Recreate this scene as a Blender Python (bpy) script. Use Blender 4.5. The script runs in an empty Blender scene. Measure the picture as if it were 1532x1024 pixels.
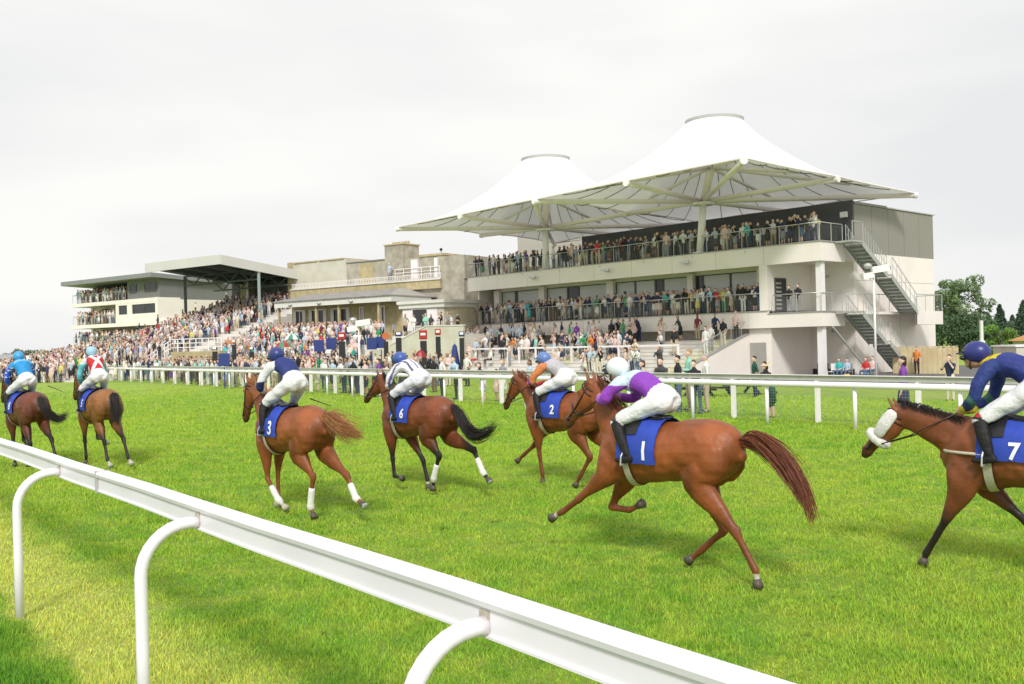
import bpy, bmesh, math, random
import numpy as np
from mathutils import Vector
random.seed(7); RNG=np.random.default_rng(7)
R=math.radians; sc=bpy.context.scene; COL=sc.collection
# ------------------------------------------------------------------ survey of the place
FPX=1440.; CX,CY=766.,511.; ROLL=math.atan(.0256); H=2.25      # lens, roll and eye height worked out from the photograph
def ray(px,py):
    u=(px-CX)/FPX; v=-(py-CY)/FPX
    return (u*math.cos(ROLL)+v*math.sin(ROLL),1.,-u*math.sin(ROLL)+v*math.cos(ROLL))
def atY(px,py,Y):
    r=ray(px,py); return Vector((r[0]*Y,Y,H+r[2]*Y))
def onz(px,py,z):
    r=ray(px,py); k=(z-H)/r[2]; return Vector((r[0]*k,k,z))
class Frame:                                                      # a building's own axes: s to the left-away, t to the back
    def __init__(f,O,deg):
        f.O=O; a=R(deg); f.a=(-math.sin(a),math.cos(a)); f.b=(math.cos(a),math.sin(a)); f.deg=deg
        f.face=math.atan2(-f.b[1],-f.b[0])
    def P(f,s,t,z): return (f.O[0]+s*f.a[0]+t*f.b[0],f.O[1]+s*f.a[1]+t*f.b[1],z)
    def st(f,x,y):
        dx,dy=x-f.O[0],y-f.O[1]; return dx*f.a[0]+dy*f.a[1],dx*f.b[0]+dy*f.b[1]
FR=Frame(atY(1149,463,59),42.1); FM=Frame(atY(585,500,80),55.); FL=Frame(atY(331,500,88),52.9); FB=Frame(atY(237,500,110),53.5)
# ------------------------------------------------------------------ materials
MATS={}
def mat(name,col,rough=.7,var=.0,scale=3.,bump=0.,metal=0.,attr=None,trans=0.,detail=4,col2=None,spec=.5,bscale=None):
    if name in MATS: return MATS[name]
    m=bpy.data.materials.new(name); m.use_nodes=True; nt=m.node_tree; N=nt.nodes; L=nt.links
    b=N['Principled BSDF']; b.inputs['Roughness'].default_value=rough; b.inputs['Metallic'].default_value=metal
    b.inputs['Specular IOR Level'].default_value=spec
    b.inputs['Base Color'].default_value=(*col,1)
    src=None
    if attr:
        a=N.new('ShaderNodeAttribute'); a.attribute_name=attr; src=a.outputs['Color']
    tc=N.new('ShaderNodeTexCoord'); nz=N.new('ShaderNodeTexNoise'); nz.inputs['Scale'].default_value=scale; nz.inputs['Detail'].default_value=detail
    L.new(tc.outputs['Object'],nz.inputs['Vector'])
    if var>0 or col2:
        mx=N.new('ShaderNodeMix'); mx.data_type='RGBA'
        c1=col; c2=col2 if col2 else tuple(max(0,c*(1-var)) for c in col)
        rp=N.new('ShaderNodeMapRange'); rp.inputs[1].default_value=.35; rp.inputs[2].default_value=.65
        L.new(nz.outputs[0],rp.inputs[0]); L.new(rp.outputs[0],mx.inputs[0])
        if src is not None:
            mu=N.new('ShaderNodeMix'); mu.data_type='RGBA'; mu.blend_type='MULTIPLY'; mu.inputs[0].default_value=1
            mx.inputs[6].default_value=(1,1,1,1); mx.inputs[7].default_value=(1-var,1-var,1-var,1)
            L.new(src,mu.inputs[6]); L.new(mx.outputs[2],mu.inputs[7]); src=mu.outputs[2]
        else:
            mx.inputs[6].default_value=(*c1,1); mx.inputs[7].default_value=(*c2,1); src=mx.outputs[2]
    if src is not None: L.new(src,b.inputs['Base Color'])
    if bump>0:
        bp=N.new('ShaderNodeBump'); bp.inputs['Strength'].default_value=bump; bp.inputs['Distance'].default_value=.02
        if bscale:
            n2=N.new('ShaderNodeTexNoise'); n2.inputs['Scale'].default_value=bscale; n2.inputs['Detail'].default_value=3; L.new(tc.outputs['Object'],n2.inputs['Vector']); L.new(n2.outputs[0],bp.inputs['Height'])
        else: L.new(nz.outputs[0],bp.inputs['Height'])
        L.new(bp.outputs[0],b.inputs['Normal'])
    if trans>0:
        t=N.new('ShaderNodeBsdfTranslucent'); t.inputs['Color'].default_value=(*col,1); ms=N.new('ShaderNodeMixShader'); ms.inputs[0].default_value=trans
        L.new(b.outputs[0],ms.inputs[1]); L.new(t.outputs[0],ms.inputs[2]); L.new(ms.outputs[0],N['Material Output'].inputs[0])
    MATS[name]=m; return m
WHITE=mat('white_paint',(.90,.86,.86),.4,.06,6,.04)
RAILW=mat('rail_plastic',(.95,.91,.96),.34,.07,1.7,.03,detail=8)
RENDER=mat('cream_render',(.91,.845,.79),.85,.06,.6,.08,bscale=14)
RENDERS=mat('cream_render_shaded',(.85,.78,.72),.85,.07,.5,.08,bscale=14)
CLAD=mat('taupe_cladding',(.30,.285,.25),.7,.06,.5)
DARK=mat('dark_cladding',(.085,.085,.087),.6,.2,.8)
GREYM=mat('galvanised_steel',(.52,.53,.51),.45,.15,5,metal=.4)
GREEND=mat('green_grey_steel',(.30,.34,.31),.6,.15,3)
EDGE=mat('grey_slab_edge',(.36,.36,.34),.7,.1,4)
BLACK=mat('black_plastic',(.02,.02,.022),.5,.2,5)
CHAR=mat('charcoal_board',(.055,.055,.06),.7,.2,5)
STONE=mat('honey_stone',(.55,.46,.27),.85,0,2.2,.3,col2=(.42,.35,.20),bscale=6)
STONEG=mat('weathered_stone',(.50,.46,.37),.9,0,1.3,.4,col2=(.33,.30,.24),bscale=5,detail=8)
STONEP=mat('pale_render_wall',(.62,.60,.51),.85,0,1.0,.1,col2=(.55,.52,.42))
LEAD=mat('grey_felt_roof',(.34,.33,.31),.8,0,1.5,.2,col2=(.24,.22,.20))
CONC=mat('pale_concrete',(.74,.71,.66),.85,.12,1.2,.1)
YEL=mat('yellow_step_paint',(.62,.60,.30),.8,.15,2)
MEMB=mat('membrane',(.94,.93,.92),.5,.03,.5,trans=.20)
CANST=mat('canopy_steel',(.88,.80,.76),.4,.05,3)
WOODF=mat('new_timber',(.78,.66,.40),.8,0,1.2,.2,col2=(.64,.52,.30))
ASPH=mat('tarmac',(.17,.165,.16),.9,0,3,.3,col2=(.12,.12,.115),bscale=40)
RED=mat('red_sign',(.42,.03,.03),.45,.1,5); BLUE=mat('blue_sign',(.025,.045,.22),.5,.1,5); ORANGE=mat('orange_sign',(.60,.16,.05),.5,.1,5)
TEAL=mat('teal_cloth',(.05,.35,.28),.7,.1,5); UMBG=mat('green_cloth',(.05,.28,.16),.7,.1,5); UMBW=mat('white_cloth',(.8,.8,.78),.7,.06,5)
SILVER=mat('aluminium',(.62,.63,.63),.35,.08,8,metal=.6)
def glassmat(name,col,rough,alpha,wire=False):
    m=bpy.data.materials.new(name); m.use_nodes=True; nt=m.node_tree; N=nt.nodes; L=nt.links; b=N['Principled BSDF']
    b.inputs['Base Color'].default_value=(*col,1); b.inputs['Roughness'].default_value=rough
    t=N.new('ShaderNodeBsdfTransparent'); ms=N.new('ShaderNodeMixShader'); ms.inputs[0].default_value=alpha
    L.new(t.outputs[0],ms.inputs[1]); L.new(b.outputs[0],ms.inputs[2]); L.new(ms.outputs[0],N['Material Output'].inputs[0])
    if wire:
        tc=N.new('ShaderNodeTexCoord'); out=None
        sp=N.new('ShaderNodeSeparateXYZ'); L.new(tc.outputs['UV'],sp.inputs[0])
        for i in (0,1):
            f=N.new('ShaderNodeMath'); f.operation='FRACT'; L.new(sp.outputs[i],f.inputs[0])
            g=N.new('ShaderNodeMath'); g.operation='LESS_THAN'; g.inputs[1].default_value=.055; L.new(f.outputs[0],g.inputs[0])
            if out is None: out=g.outputs[0]
            else:
                x=N.new('ShaderNodeMath'); x.operation='MAXIMUM'; L.new(out,x.inputs[0]); L.new(g.outputs[0],x.inputs[1]); out=x.outputs[0]
        L.new(out,ms.inputs[0])
    return m
GPANEL=glassmat('railing_glass',(.62,.66,.62),.12,.05)
WIRE=glassmat('fence_wire',(.40,.42,.40),.6,.5,True)
PANE=mat('window_pane',(.60,.60,.58),.18,.12,.35); PANED=mat('dark_window_pane',(.035,.04,.042),.12,.3,1.)
CURT=mat('pale_window_pane',(.70,.70,.66),.3,.1,1.)
# ------------------------------------------------------------------ mesh builder
def prop(o,label=None,cat=None,group=None,kind=None):
    if label: o['label']=label
    if cat: o['category']=cat
    if group: o['group']=group
    if kind: o['kind']=kind
    return o
def thing(name,loc,label,cat,group=None,rz=0):
    o=bpy.data.objects.new(name,None); COL.objects.link(o); o.location=loc; o.rotation_euler=(0,0,rz); o.empty_display_size=.3
    return prop(o,label,cat,group)
LOCALP=set()
def origin_of(p):
    if p is None: return None
    if p.name in LOCALP: return Vector((0,0,0))
    while p.parent: p=p.parent
    return Vector(p.location) if p.name not in LOCALP else Vector((0,0,0))
class MB:
    def __init__(s): s.v=[]; s.f=[]; s.uv=None
    def add(s,vs,fs):
        n=len(s.v); s.v+=[tuple(q) for q in vs]; s.f+=[tuple(i+n for i in f) for f in fs]; return s
    def hexa(s,p): return s.add(p,[(0,3,2,1),(4,5,6,7),(0,1,5,4),(1,2,6,5),(2,3,7,6),(3,0,4,7)])
    def box(s,x0,x1,y0,y1,z0,z1): return s.hexa([(x0,y0,z0),(x1,y0,z0),(x1,y1,z0),(x0,y1,z0),(x0,y0,z1),(x1,y0,z1),(x1,y1,z1),(x0,y1,z1)])
    def fb(s,F,s0,s1,t0,t1,z0,z1):
        if s0>s1: s0,s1=s1,s0
        return s.hexa([F.P(s1,t0,z0),F.P(s0,t0,z0),F.P(s0,t1,z0),F.P(s1,t1,z0),F.P(s1,t0,z1),F.P(s0,t0,z1),F.P(s0,t1,z1),F.P(s1,t1,z1)])
    def fprism(s,F,poly,s0,s1):      # poly of (t,z) extruded along s
        n=len(poly); a=[F.P(s0,t,z) for t,z in poly]+[F.P(s1,t,z) for t,z in poly]
        return s.add(a,[tuple(range(n)),tuple(range(2*n-1,n-1,-1))]+[(i,i+n,(i+1)%n+n,(i+1)%n) for i in range(n)])
    def fpoly(s,F,poly,t0,t1):       # poly of (s,z) extruded along t
        n=len(poly); a=[F.P(q,t0,z) for q,z in poly]+[F.P(q,t1,z) for q,z in poly]
        return s.add(a,[tuple(range(n)),tuple(range(2*n-1,n-1,-1))]+[(i,i+n,(i+1)%n+n,(i+1)%n) for i in range(n)])
    def bar(s,a,b,w,h=None,up=(0,0,1)):
        a=Vector(a); b=Vector(b); h=h or w; d=(b-a).normalized(); u=Vector(up)
        if abs(d.dot(u))>.95: u=Vector((0,1,0))
        x=d.cross(u).normalized()*(w/2); y=x.cross(d).normalized()*(h/2)
        return s.hexa([a-x-y,a+x-y,a+x+y,a-x+y,b-x-y,b+x-y,b+x+y,b-x+y])
    def tube(s,pts,r,n=10,cap=True):
        pts=[Vector(p) for p in pts]; rs=r if isinstance(r,(list,tuple)) else [r]*len(pts)
        vs=[]; prev=None
        for i,p in enumerate(pts):
            d=(pts[min(i+1,len(pts)-1)]-pts[max(i-1,0)]).normalized()
            if prev is None:
                u=Vector((0,0,1)) if abs(d.z)<.9 else Vector((1,0,0)); x=d.cross(u).normalized()
            else:
                x=(prev-d*prev.dot(d)).normalized()
            prev=x; y=d.cross(x)
            for k in range(n):
                a=2*math.pi*k/n; vs.append(p+(x*math.cos(a)+y*math.sin(a))*rs[i])
        fs=[(i*n+k,i*n+(k+1)%n,(i+1)*n+(k+1)%n,(i+1)*n+k) for i in range(len(pts)-1) for k in range(n)]
        if cap: fs+=[tuple(range(n-1,-1,-1)),tuple(range((len(pts)-1)*n,len(pts)*n))]
        return s.add(vs,fs)
    def ball(s,c,r,n=8,m=6):
        rx,ry,rz=r if isinstance(r,(list,tuple)) else (r,r,r); vs=[]; fs=[]
        for i in range(m+1):
            th=math.pi*i/m
            for k in range(n):
                a=2*math.pi*k/n; vs.append((c[0]+rx*math.sin(th)*math.cos(a),c[1]+ry*math.sin(th)*math.sin(a),c[2]+rz*math.cos(th)))
        for i in range(m):
            for k in range(n): fs.append((i*n+k,(i+1)*n+k,(i+1)*n+(k+1)%n,i*n+(k+1)%n))
        return s.add(vs,fs)
    def build(s,name,m,parent=None,smooth=False,org=None,bevel=0):
        o=origin_of(parent) if parent is not None else (Vector(org) if org is not None else Vector((0,0,0)))
        me=bpy.data.meshes.new(name); me.from_pydata([(v[0]-o[0],v[1]-o[1],v[2]-o[2]) for v in s.v],[],s.f)
        bm=bmesh.new(); bm.from_mesh(me); bmesh.ops.recalc_face_normals(bm,faces=bm.faces); bm.to_mesh(me); bm.free()
        me.materials.append(m)
        if smooth: me.polygons.foreach_set('use_smooth',[True]*len(me.polygons))
        ob=bpy.data.objects.new(name,me); COL.objects.link(ob)
        if parent is not None: ob.parent=parent
        else: ob.location=o
        if smooth=='auto': pass
        if bevel:
            b=ob.modifiers.new('b','BEVEL'); b.width=bevel; b.segments=2; b.limit_method='ANGLE'
        return ob
def sbox(F,name,m,parent,s0,s1,t0,t1,z0,z1): return MB().fb(F,s0,s1,t0,t1,z0,z1).build(name,m,parent)
# ------------------------------------------------------------------ organic bodies (closed lofts -> voxel remesh -> smooth)
def catmull(P,sub):
    P=np.array(P,float); out=[]
    for i in range(len(P)-1):
        p0=P[max(i-1,0)]; p1=P[i]; p2=P[i+1]; p3=P[min(i+2,len(P)-1)]
        for k in range(sub):
            t=k/sub; out.append(.5*((2*p1)+(-p0+p2)*t+(2*p0-5*p1+4*p2-p3)*t*t+(-p0+3*p1-3*p2+p3)*t**3))
    out.append(P[-1]); return np.array(out)
class Body:
    def __init__(s): s.mb=MB(); s.balls=[]                      # balls: x,y,z,r,tag
    def loft(s,secs,tag,n=14,sub=3):                             # secs: x,y,z,r_lateral,r_other
        S=catmull(secs,sub) if sub>1 else np.array(secs,float); S[:,3:]=np.maximum(S[:,3:],.004)
        C=S[:,:3]; T=np.gradient(C,axis=0); T/=np.maximum(np.linalg.norm(T,axis=1)[:,None],1e-9)
        ext=[]
        rows=[(C[0]-T[0]*S[0,4]*.55,T[0],S[0,3]*.6,S[0,4]*.6)]+[(C[i],T[i],S[i,3],S[i,4]) for i in range(len(S))]+[(C[-1]+T[-1]*S[-1,4]*.55,T[-1],S[-1,3]*.6,S[-1,4]*.6)]
        vs=[]; lat=np.array([0,1.,0])
        for c,t,ra,rb in rows:
            l=lat-t*lat.dot(t)
            if np.linalg.norm(l)<.25: l=np.array([1.,0,0])-t*t[0]
            l/=np.linalg.norm(l); u=np.cross(t,l)
            for k in range(n):
                a=2*math.pi*k/n; vs.append(c+l*ra*math.cos(a)+u*rb*math.sin(a))
        m=len(rows); fs=[(i*n+k,i*n+(k+1)%n,(i+1)*n+(k+1)%n,(i+1)*n+k) for i in range(m-1) for k in range(n)]
        fs+=[tuple(range(n-1,-1,-1)),tuple(range((m-1)*n,m*n))]
        s.mb.add(vs,fs)
        for i in range(len(S)): s.balls.append((*C[i],.5*(S[i,3]+S[i,4]),tag))
        return s
    def ball(s,c,r,tag):
        s.mb.ball(c,r,12,8); rr=r if not isinstance(r,(tuple,list)) else sum(r)/3
        s.balls.append((*c,rr,tag)); return s
    def mesh(s,voxel,smooth=4,fac=.5,deci=None):
        me=bpy.data.meshes.new('tmp'); me.from_pydata(s.mb.v,[],s.mb.f)
        bm=bmesh.new(); bm.from_mesh(me); bmesh.ops.recalc_face_normals(bm,faces=bm.faces); bm.to_mesh(me); bm.free()
        ob=bpy.data.objects.new('tmp',me); COL.objects.link(ob)
        r=ob.modifiers.new('r','REMESH'); r.mode='VOXEL'; r.voxel_size=voxel; r.use_smooth_shade=True
        if smooth: q=ob.modifiers.new('s','SMOOTH'); q.iterations=smooth; q.factor=fac
        if deci: d=ob.modifiers.new('d','DECIMATE'); d.ratio=deci
        dg=bpy.context.evaluated_depsgraph_get(); dg.update()
        out=bpy.data.meshes.new_from_object(ob.evaluated_get(dg)); bpy.data.objects.remove(ob); bpy.data.meshes.remove(me)
        out.materials.clear(); out.polygons.foreach_set('use_smooth',[True]*len(out.polygons))
        return out
    def tags(s,P):
        B=np.array([b[:4] for b in s.balls]); tg=[b[4] for b in s.balls]; res=[]
        for i in range(0,len(P),4000):
            d=np.linalg.norm(P[i:i+4000,None,:]-B[None,:,:3],axis=2)-B[None,:,3]
            res+=list(d.argmin(axis=1))
        return np.array([tg[i] for i in res],dtype=object)
def coords(me):
    a=np.empty(len(me.vertices)*3); me.vertices.foreach_get('co',a); return a.reshape(-1,3)
def setcol(me,C,name='Col'):
    at=me.color_attributes.new(name,'FLOAT_COLOR','POINT'); at.data.foreach_set('color',np.concatenate([C,np.ones((len(C),1))],1).astype(np.float32).ravel())
def link(me,name,m,parent=None,loc=None,rz=0):
    me.name=name
    if m is not None: me.materials.append(m)
    o=bpy.data.objects.new(name,me); COL.objects.link(o)
    if parent is not None: o.parent=parent
    if loc is not None: o.location=loc; o.rotation_euler=(0,0,rz)
    return o
# ------------------------------------------------------------------ camera, sky, sun
cam=bpy.data.cameras.new('camera'); co=bpy.data.objects.new('camera',cam); COL.objects.link(co); sc.camera=co
cam.sensor_width=36; cam.lens=36*FPX/1532; cam.clip_end=6000; cam.clip_start=.05
cam.shift_y=(CY-512)/1532*-1
from mathutils import Matrix
co.matrix_world=Matrix.Translation((0,0,H))@Matrix.Rotation(R(90),4,'X')@Matrix.Rotation(-ROLL,4,'Z')
w=bpy.data.worlds.new('World'); sc.world=w; w.use_nodes=True; N=w.node_tree.nodes; L=w.node_tree.links; bg=N['Background']
SUN_EL,SUN_AZ=R(52),R(150)
sky=N.new('ShaderNodeTexSky'); sky.sky_type='NISHITA'; sky.sun_disc=False; sky.sun_elevation=SUN_EL; sky.sun_rotation=SUN_AZ; sky.dust_density=4
tc=N.new('ShaderNodeTexCoord'); mp=N.new('ShaderNodeMapping'); mp.inputs['Scale'].default_value=(1.6,1.6,5.5); mp.inputs['Location'].default_value=(.35,.1,.2)
nz=N.new('ShaderNodeTexNoise'); nz.inputs['Scale'].default_value=1.3; nz.inputs['Detail'].default_value=3; nz.inputs['Roughness'].default_value=.45
cr=N.new('ShaderNodeValToRGB'); cr.color_ramp.elements[0].position=.34; cr.color_ramp.elements[0].color=(8.25,8.35,8.45,1); cr.color_ramp.elements[1].position=.62; cr.color_ramp.elements[1].color=(9.95,9.9,9.65,1)
mx=N.new('ShaderNodeMix'); mx.data_type='RGBA'; mx.inputs[0].default_value=.985
L.new(tc.outputs['Generated'],mp.inputs[0]); L.new(mp.outputs[0],nz.inputs['Vector']); L.new(nz.outputs[0],cr.inputs[0])
L.new(sky.outputs[0],mx.inputs[6]); L.new(cr.outputs[0],mx.inputs[7]); L.new(mx.outputs[2],bg.inputs[0]); bg.inputs[1].default_value=.1
sl=bpy.data.lights.new('sun','SUN'); sl.energy=2.7; sl.angle=R(11); sl.color=(1,.97,.93); so=bpy.data.objects.new('sun',sl); COL.objects.link(so)
# soft light from behind the camera towards the stands
so.rotation_euler=Vector((.05,1.,-.85)).to_track_quat('-Z','Y').to_euler()
sc.view_settings.view_transform='Standard'; sc.view_settings.look='None'; sc.view_settings.exposure=0
sc.cycles.max_bounces=5; sc.cycles.transparent_max_bounces=16
# ------------------------------------------------------------------ terrain
FD=Vector((-.6,.8)); FD.normalize()
FP0=Vector((7.95,22.5)); FDIR=(Vector((-25.3,67.4))-FP0).normalized(); FNRM=Vector((FDIR.y,-FDIR.x))   # far rail line; FNRM points away from the track
def sstep(x): x=max(0,min(1,x)); return x*x*(3-2*x)
def behind(x,y): return (Vector((x,y))-FP0).dot(FNRM)
def gz(x,y):
    w=sstep((x+6)/14); return (-.3*w+.12*(1-w))*sstep((behind(x,y)-2)/16)
NR0=Vector((-4.215,8.71)); NRD=Vector((-.6182,.786)).normalized(); NRN=Vector((-NRD.y,NRD.x))           # near rail; NRN points to the camera's left
def grass_material(under=True):
    m=bpy.data.materials.new('turf'); m.use_nodes=True; nt=m.node_tree; N=nt.nodes; L=nt.links; b=N['Principled BSDF']
    b.inputs['Roughness'].default_value=.75; b.inputs['Specular IOR Level'].default_value=.25
    g=N.new('ShaderNodeNewGeometry')
    def noise(sc_,det,lo,hi,stretch=None):
        n=N.new('ShaderNodeTexNoise'); n.inputs['Scale'].default_value=sc_; n.inputs['Detail'].default_value=det
        if stretch:
            k=N.new('ShaderNodeMapping'); k.inputs['Rotation'].default_value=(0,0,R(-38)); k.inputs['Scale'].default_value=stretch; L.new(g.outputs['Position'],k.inputs[0]); L.new(k.outputs[0],n.inputs['Vector'])
        else: L.new(g.outputs['Position'],n.inputs['Vector'])
        r=N.new('ShaderNodeMapRange'); r.inputs[1].default_value=lo; r.inputs[2].default_value=hi; L.new(n.outputs[0],r.inputs[0]); return r.outputs[0]
    def mixc(f,a,c,blend='MIX'):
        x=N.new('ShaderNodeMix'); x.data_type='RGBA'; x.blend_type=blend
        if isinstance(f,float): x.inputs[0].default_value=f
        else: L.new(f,x.inputs[0])
        for i,q in ((6,a),(7,c)):
            if isinstance(q,tuple): x.inputs[i].default_value=(*q,1)
            else: L.new(q,x.inputs[i])
        return x.outputs[2]
    c=mixc(noise(2.0,7,.36,.64),(.195,.375,.042),(.375,.465,.065))
    c=mixc(noise(3.2,5,.54,.66),c,(.17,.33,.028))
    c=mixc(noise(16,3,.46,.70),c,(.23,.39,.035)); c=mixc(noise(2.6,3,.685,.74),c,(.06,.12,.012)); c=mixc(noise(5.5,2,.735,.77),c,(.13,.10,.04))
    c=mixc(noise(.30,3,.42,.60,(1,.22,1)),c,mixc(.40,c,(.40,.49,.065)))
    # worn yellow strip beside the near rail and lush grass on its camera side
    sp=N.new('ShaderNodeVectorMath'); sp.operation='DOT_PRODUCT'; sp.inputs[1].default_value=(NRN.x,NRN.y,0)
    L.new(g.outputs['Position'],sp.inputs[0]); d0=NR0.dot(NRN)
    nn=N.new('ShaderNodeTexNoise'); nn.inputs['Scale'].default_value=1.6; nn.inputs['Detail'].default_value=4; L.new(g.outputs['Position'],nn.inputs['Vector'])
    ad=N.new('ShaderNodeMath'); ad.operation='MULTIPLY_ADD'; ad.inputs[1].default_value=.55; L.new(nn.outputs[0],ad.inputs[0]); L.new(sp.outputs['Value'],ad.inputs[2])
    def band(lo,hi):
        r=N.new('ShaderNodeMapRange'); r.inputs[1].default_value=lo+d0+.27; r.inputs[2].default_value=hi+d0+.27; L.new(ad.outputs[0],r.inputs[0]); return r.outputs[0]
    a1=band(-.85,-.3); a2=band(.42,.30); mu=N.new('ShaderNodeMath'); mu.operation='MULTIPLY'; L.new(a1,mu.inputs[0]); L.new(a2,mu.inputs[1])
    m2=N.new('ShaderNodeMath'); m2.operation='MULTIPLY'; m2.inputs[1].default_value=.8; L.new(mu.outputs[0],m2.inputs[0])
    c=mixc(m2.outputs[0],c,(.56,.58,.14))
    c=mixc(band(.28,.70),c,(.13,.29,.03))
    at=N.new('ShaderNodeAttribute'); at.attribute_name='Col'
    if under:
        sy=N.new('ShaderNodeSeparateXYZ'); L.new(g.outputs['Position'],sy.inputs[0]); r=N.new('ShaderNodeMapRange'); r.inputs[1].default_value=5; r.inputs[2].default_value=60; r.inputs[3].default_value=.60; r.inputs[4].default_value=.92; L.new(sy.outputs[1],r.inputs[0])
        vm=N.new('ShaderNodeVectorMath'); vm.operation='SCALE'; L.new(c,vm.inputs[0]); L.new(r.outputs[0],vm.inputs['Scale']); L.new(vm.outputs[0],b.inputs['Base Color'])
    else: L.new(c,b.inputs['Base Color'])
    return m,nt,c,b,at
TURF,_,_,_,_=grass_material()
_m,_nt,_c,_b,_at=grass_material(False); _m.name='grass_blades'; BLADE=_m
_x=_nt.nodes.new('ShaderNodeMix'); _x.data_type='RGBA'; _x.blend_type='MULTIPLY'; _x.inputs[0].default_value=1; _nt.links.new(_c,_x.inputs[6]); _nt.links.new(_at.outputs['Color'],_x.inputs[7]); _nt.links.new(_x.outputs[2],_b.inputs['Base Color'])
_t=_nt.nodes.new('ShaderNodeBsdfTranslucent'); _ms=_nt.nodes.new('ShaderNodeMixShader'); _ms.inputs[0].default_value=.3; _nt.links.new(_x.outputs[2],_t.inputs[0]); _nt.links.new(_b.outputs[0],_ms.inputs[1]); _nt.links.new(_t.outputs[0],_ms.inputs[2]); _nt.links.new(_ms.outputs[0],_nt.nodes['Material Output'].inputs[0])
def ground():
    xs=sorted(set([-3000,-1500,-700,-300,-180,-120]+list(np.arange(-90,91,1.5))+[120,180,300,700,1500,3000])); ys=[-60,-20,-5]+list(np.arange(0,121,1.5))+[150,200,300,600,1200,2400,4500]
    v=[(x,y,gz(x,y)) for y in ys for x in xs]; n=len(xs)
    f=[(j*n+i,j*n+i+1,(j+1)*n+i+1,(j+1)*n+i) for j in range(len(ys)-1) for i in range(n-1)]
    o=MB().add(v,f).build('turf_ground',TURF,smooth=True); prop(o,kind='structure')
ground()
def grass():
    n=900000; u=RNG.uniform(0,1,n); y=1.7*(66/1.7)**u; y=y[(y<26)|(RNG.uniform(0,1,n)<(66-y)/40)]; n=len(y)                    # blade density falls with the square of the distance
    x=RNG.uniform(-1,1,n)*(.56*y+.4)
    P=np.stack([x,y],1); bh=(x-FP0.x)*FNRM.x+(y-FP0.y)*FNRM.y; P=P[bh<13]; n=len(P); y=P[:,1]; bh=bh[bh<13]
    w_=np.clip((P[:,0]+6)/14,0,1); w_=w_*w_*(3-2*w_); k_=np.clip((bh-2)/16,0,1); zb=(-.3*w_+.12*(1-w_))*k_*k_*(3-2*k_)
    q=(P[:,0]-NR0.x)*NRN.x+(P[:,1]-NR0.y)*NRN.y
    clump=np.sin(P[:,0]*2.3+np.sin(P[:,1]*1.7)*2)*np.sin(P[:,1]*2.9+np.cos(P[:,0]*1.3)*2)
    h=RNG.uniform(.016,.052,n)*(1+.4*clump)*np.where(q>.5,1.45,1)*(.70+np.minimum(y,30)/28)
    wd=RNG.uniform(.0018,.0038,n)*(.45+y/5.5); a=RNG.uniform(0,2*np.pi,n); lean=RNG.uniform(.1,.9,n)*h; b=RNG.uniform(0,2*np.pi,n)
    base=np.stack([P[:,0],P[:,1],zb-.002],1); d=np.stack([np.cos(a)*wd,np.sin(a)*wd,np.zeros(n)],1)
    tip=base+np.stack([np.cos(b)*lean,np.sin(b)*lean,h],1)
    V=np.stack([base-d,base+d,tip],1).reshape(-1,3)
    me=bpy.data.meshes.new('grass'); me.vertices.add(len(V)); me.vertices.foreach_set('co',V.ravel()); me.loops.add(3*n); me.loops.foreach_set('vertex_index',np.arange(3*n)); me.polygons.add(n); me.polygons.foreach_set('loop_start',np.arange(n)*3); me.update(calc_edges=True)
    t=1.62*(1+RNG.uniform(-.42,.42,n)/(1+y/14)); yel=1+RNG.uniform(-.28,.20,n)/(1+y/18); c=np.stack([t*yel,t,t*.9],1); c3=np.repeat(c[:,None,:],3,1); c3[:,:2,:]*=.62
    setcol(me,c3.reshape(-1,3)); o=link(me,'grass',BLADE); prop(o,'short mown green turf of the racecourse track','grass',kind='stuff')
grass()
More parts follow.
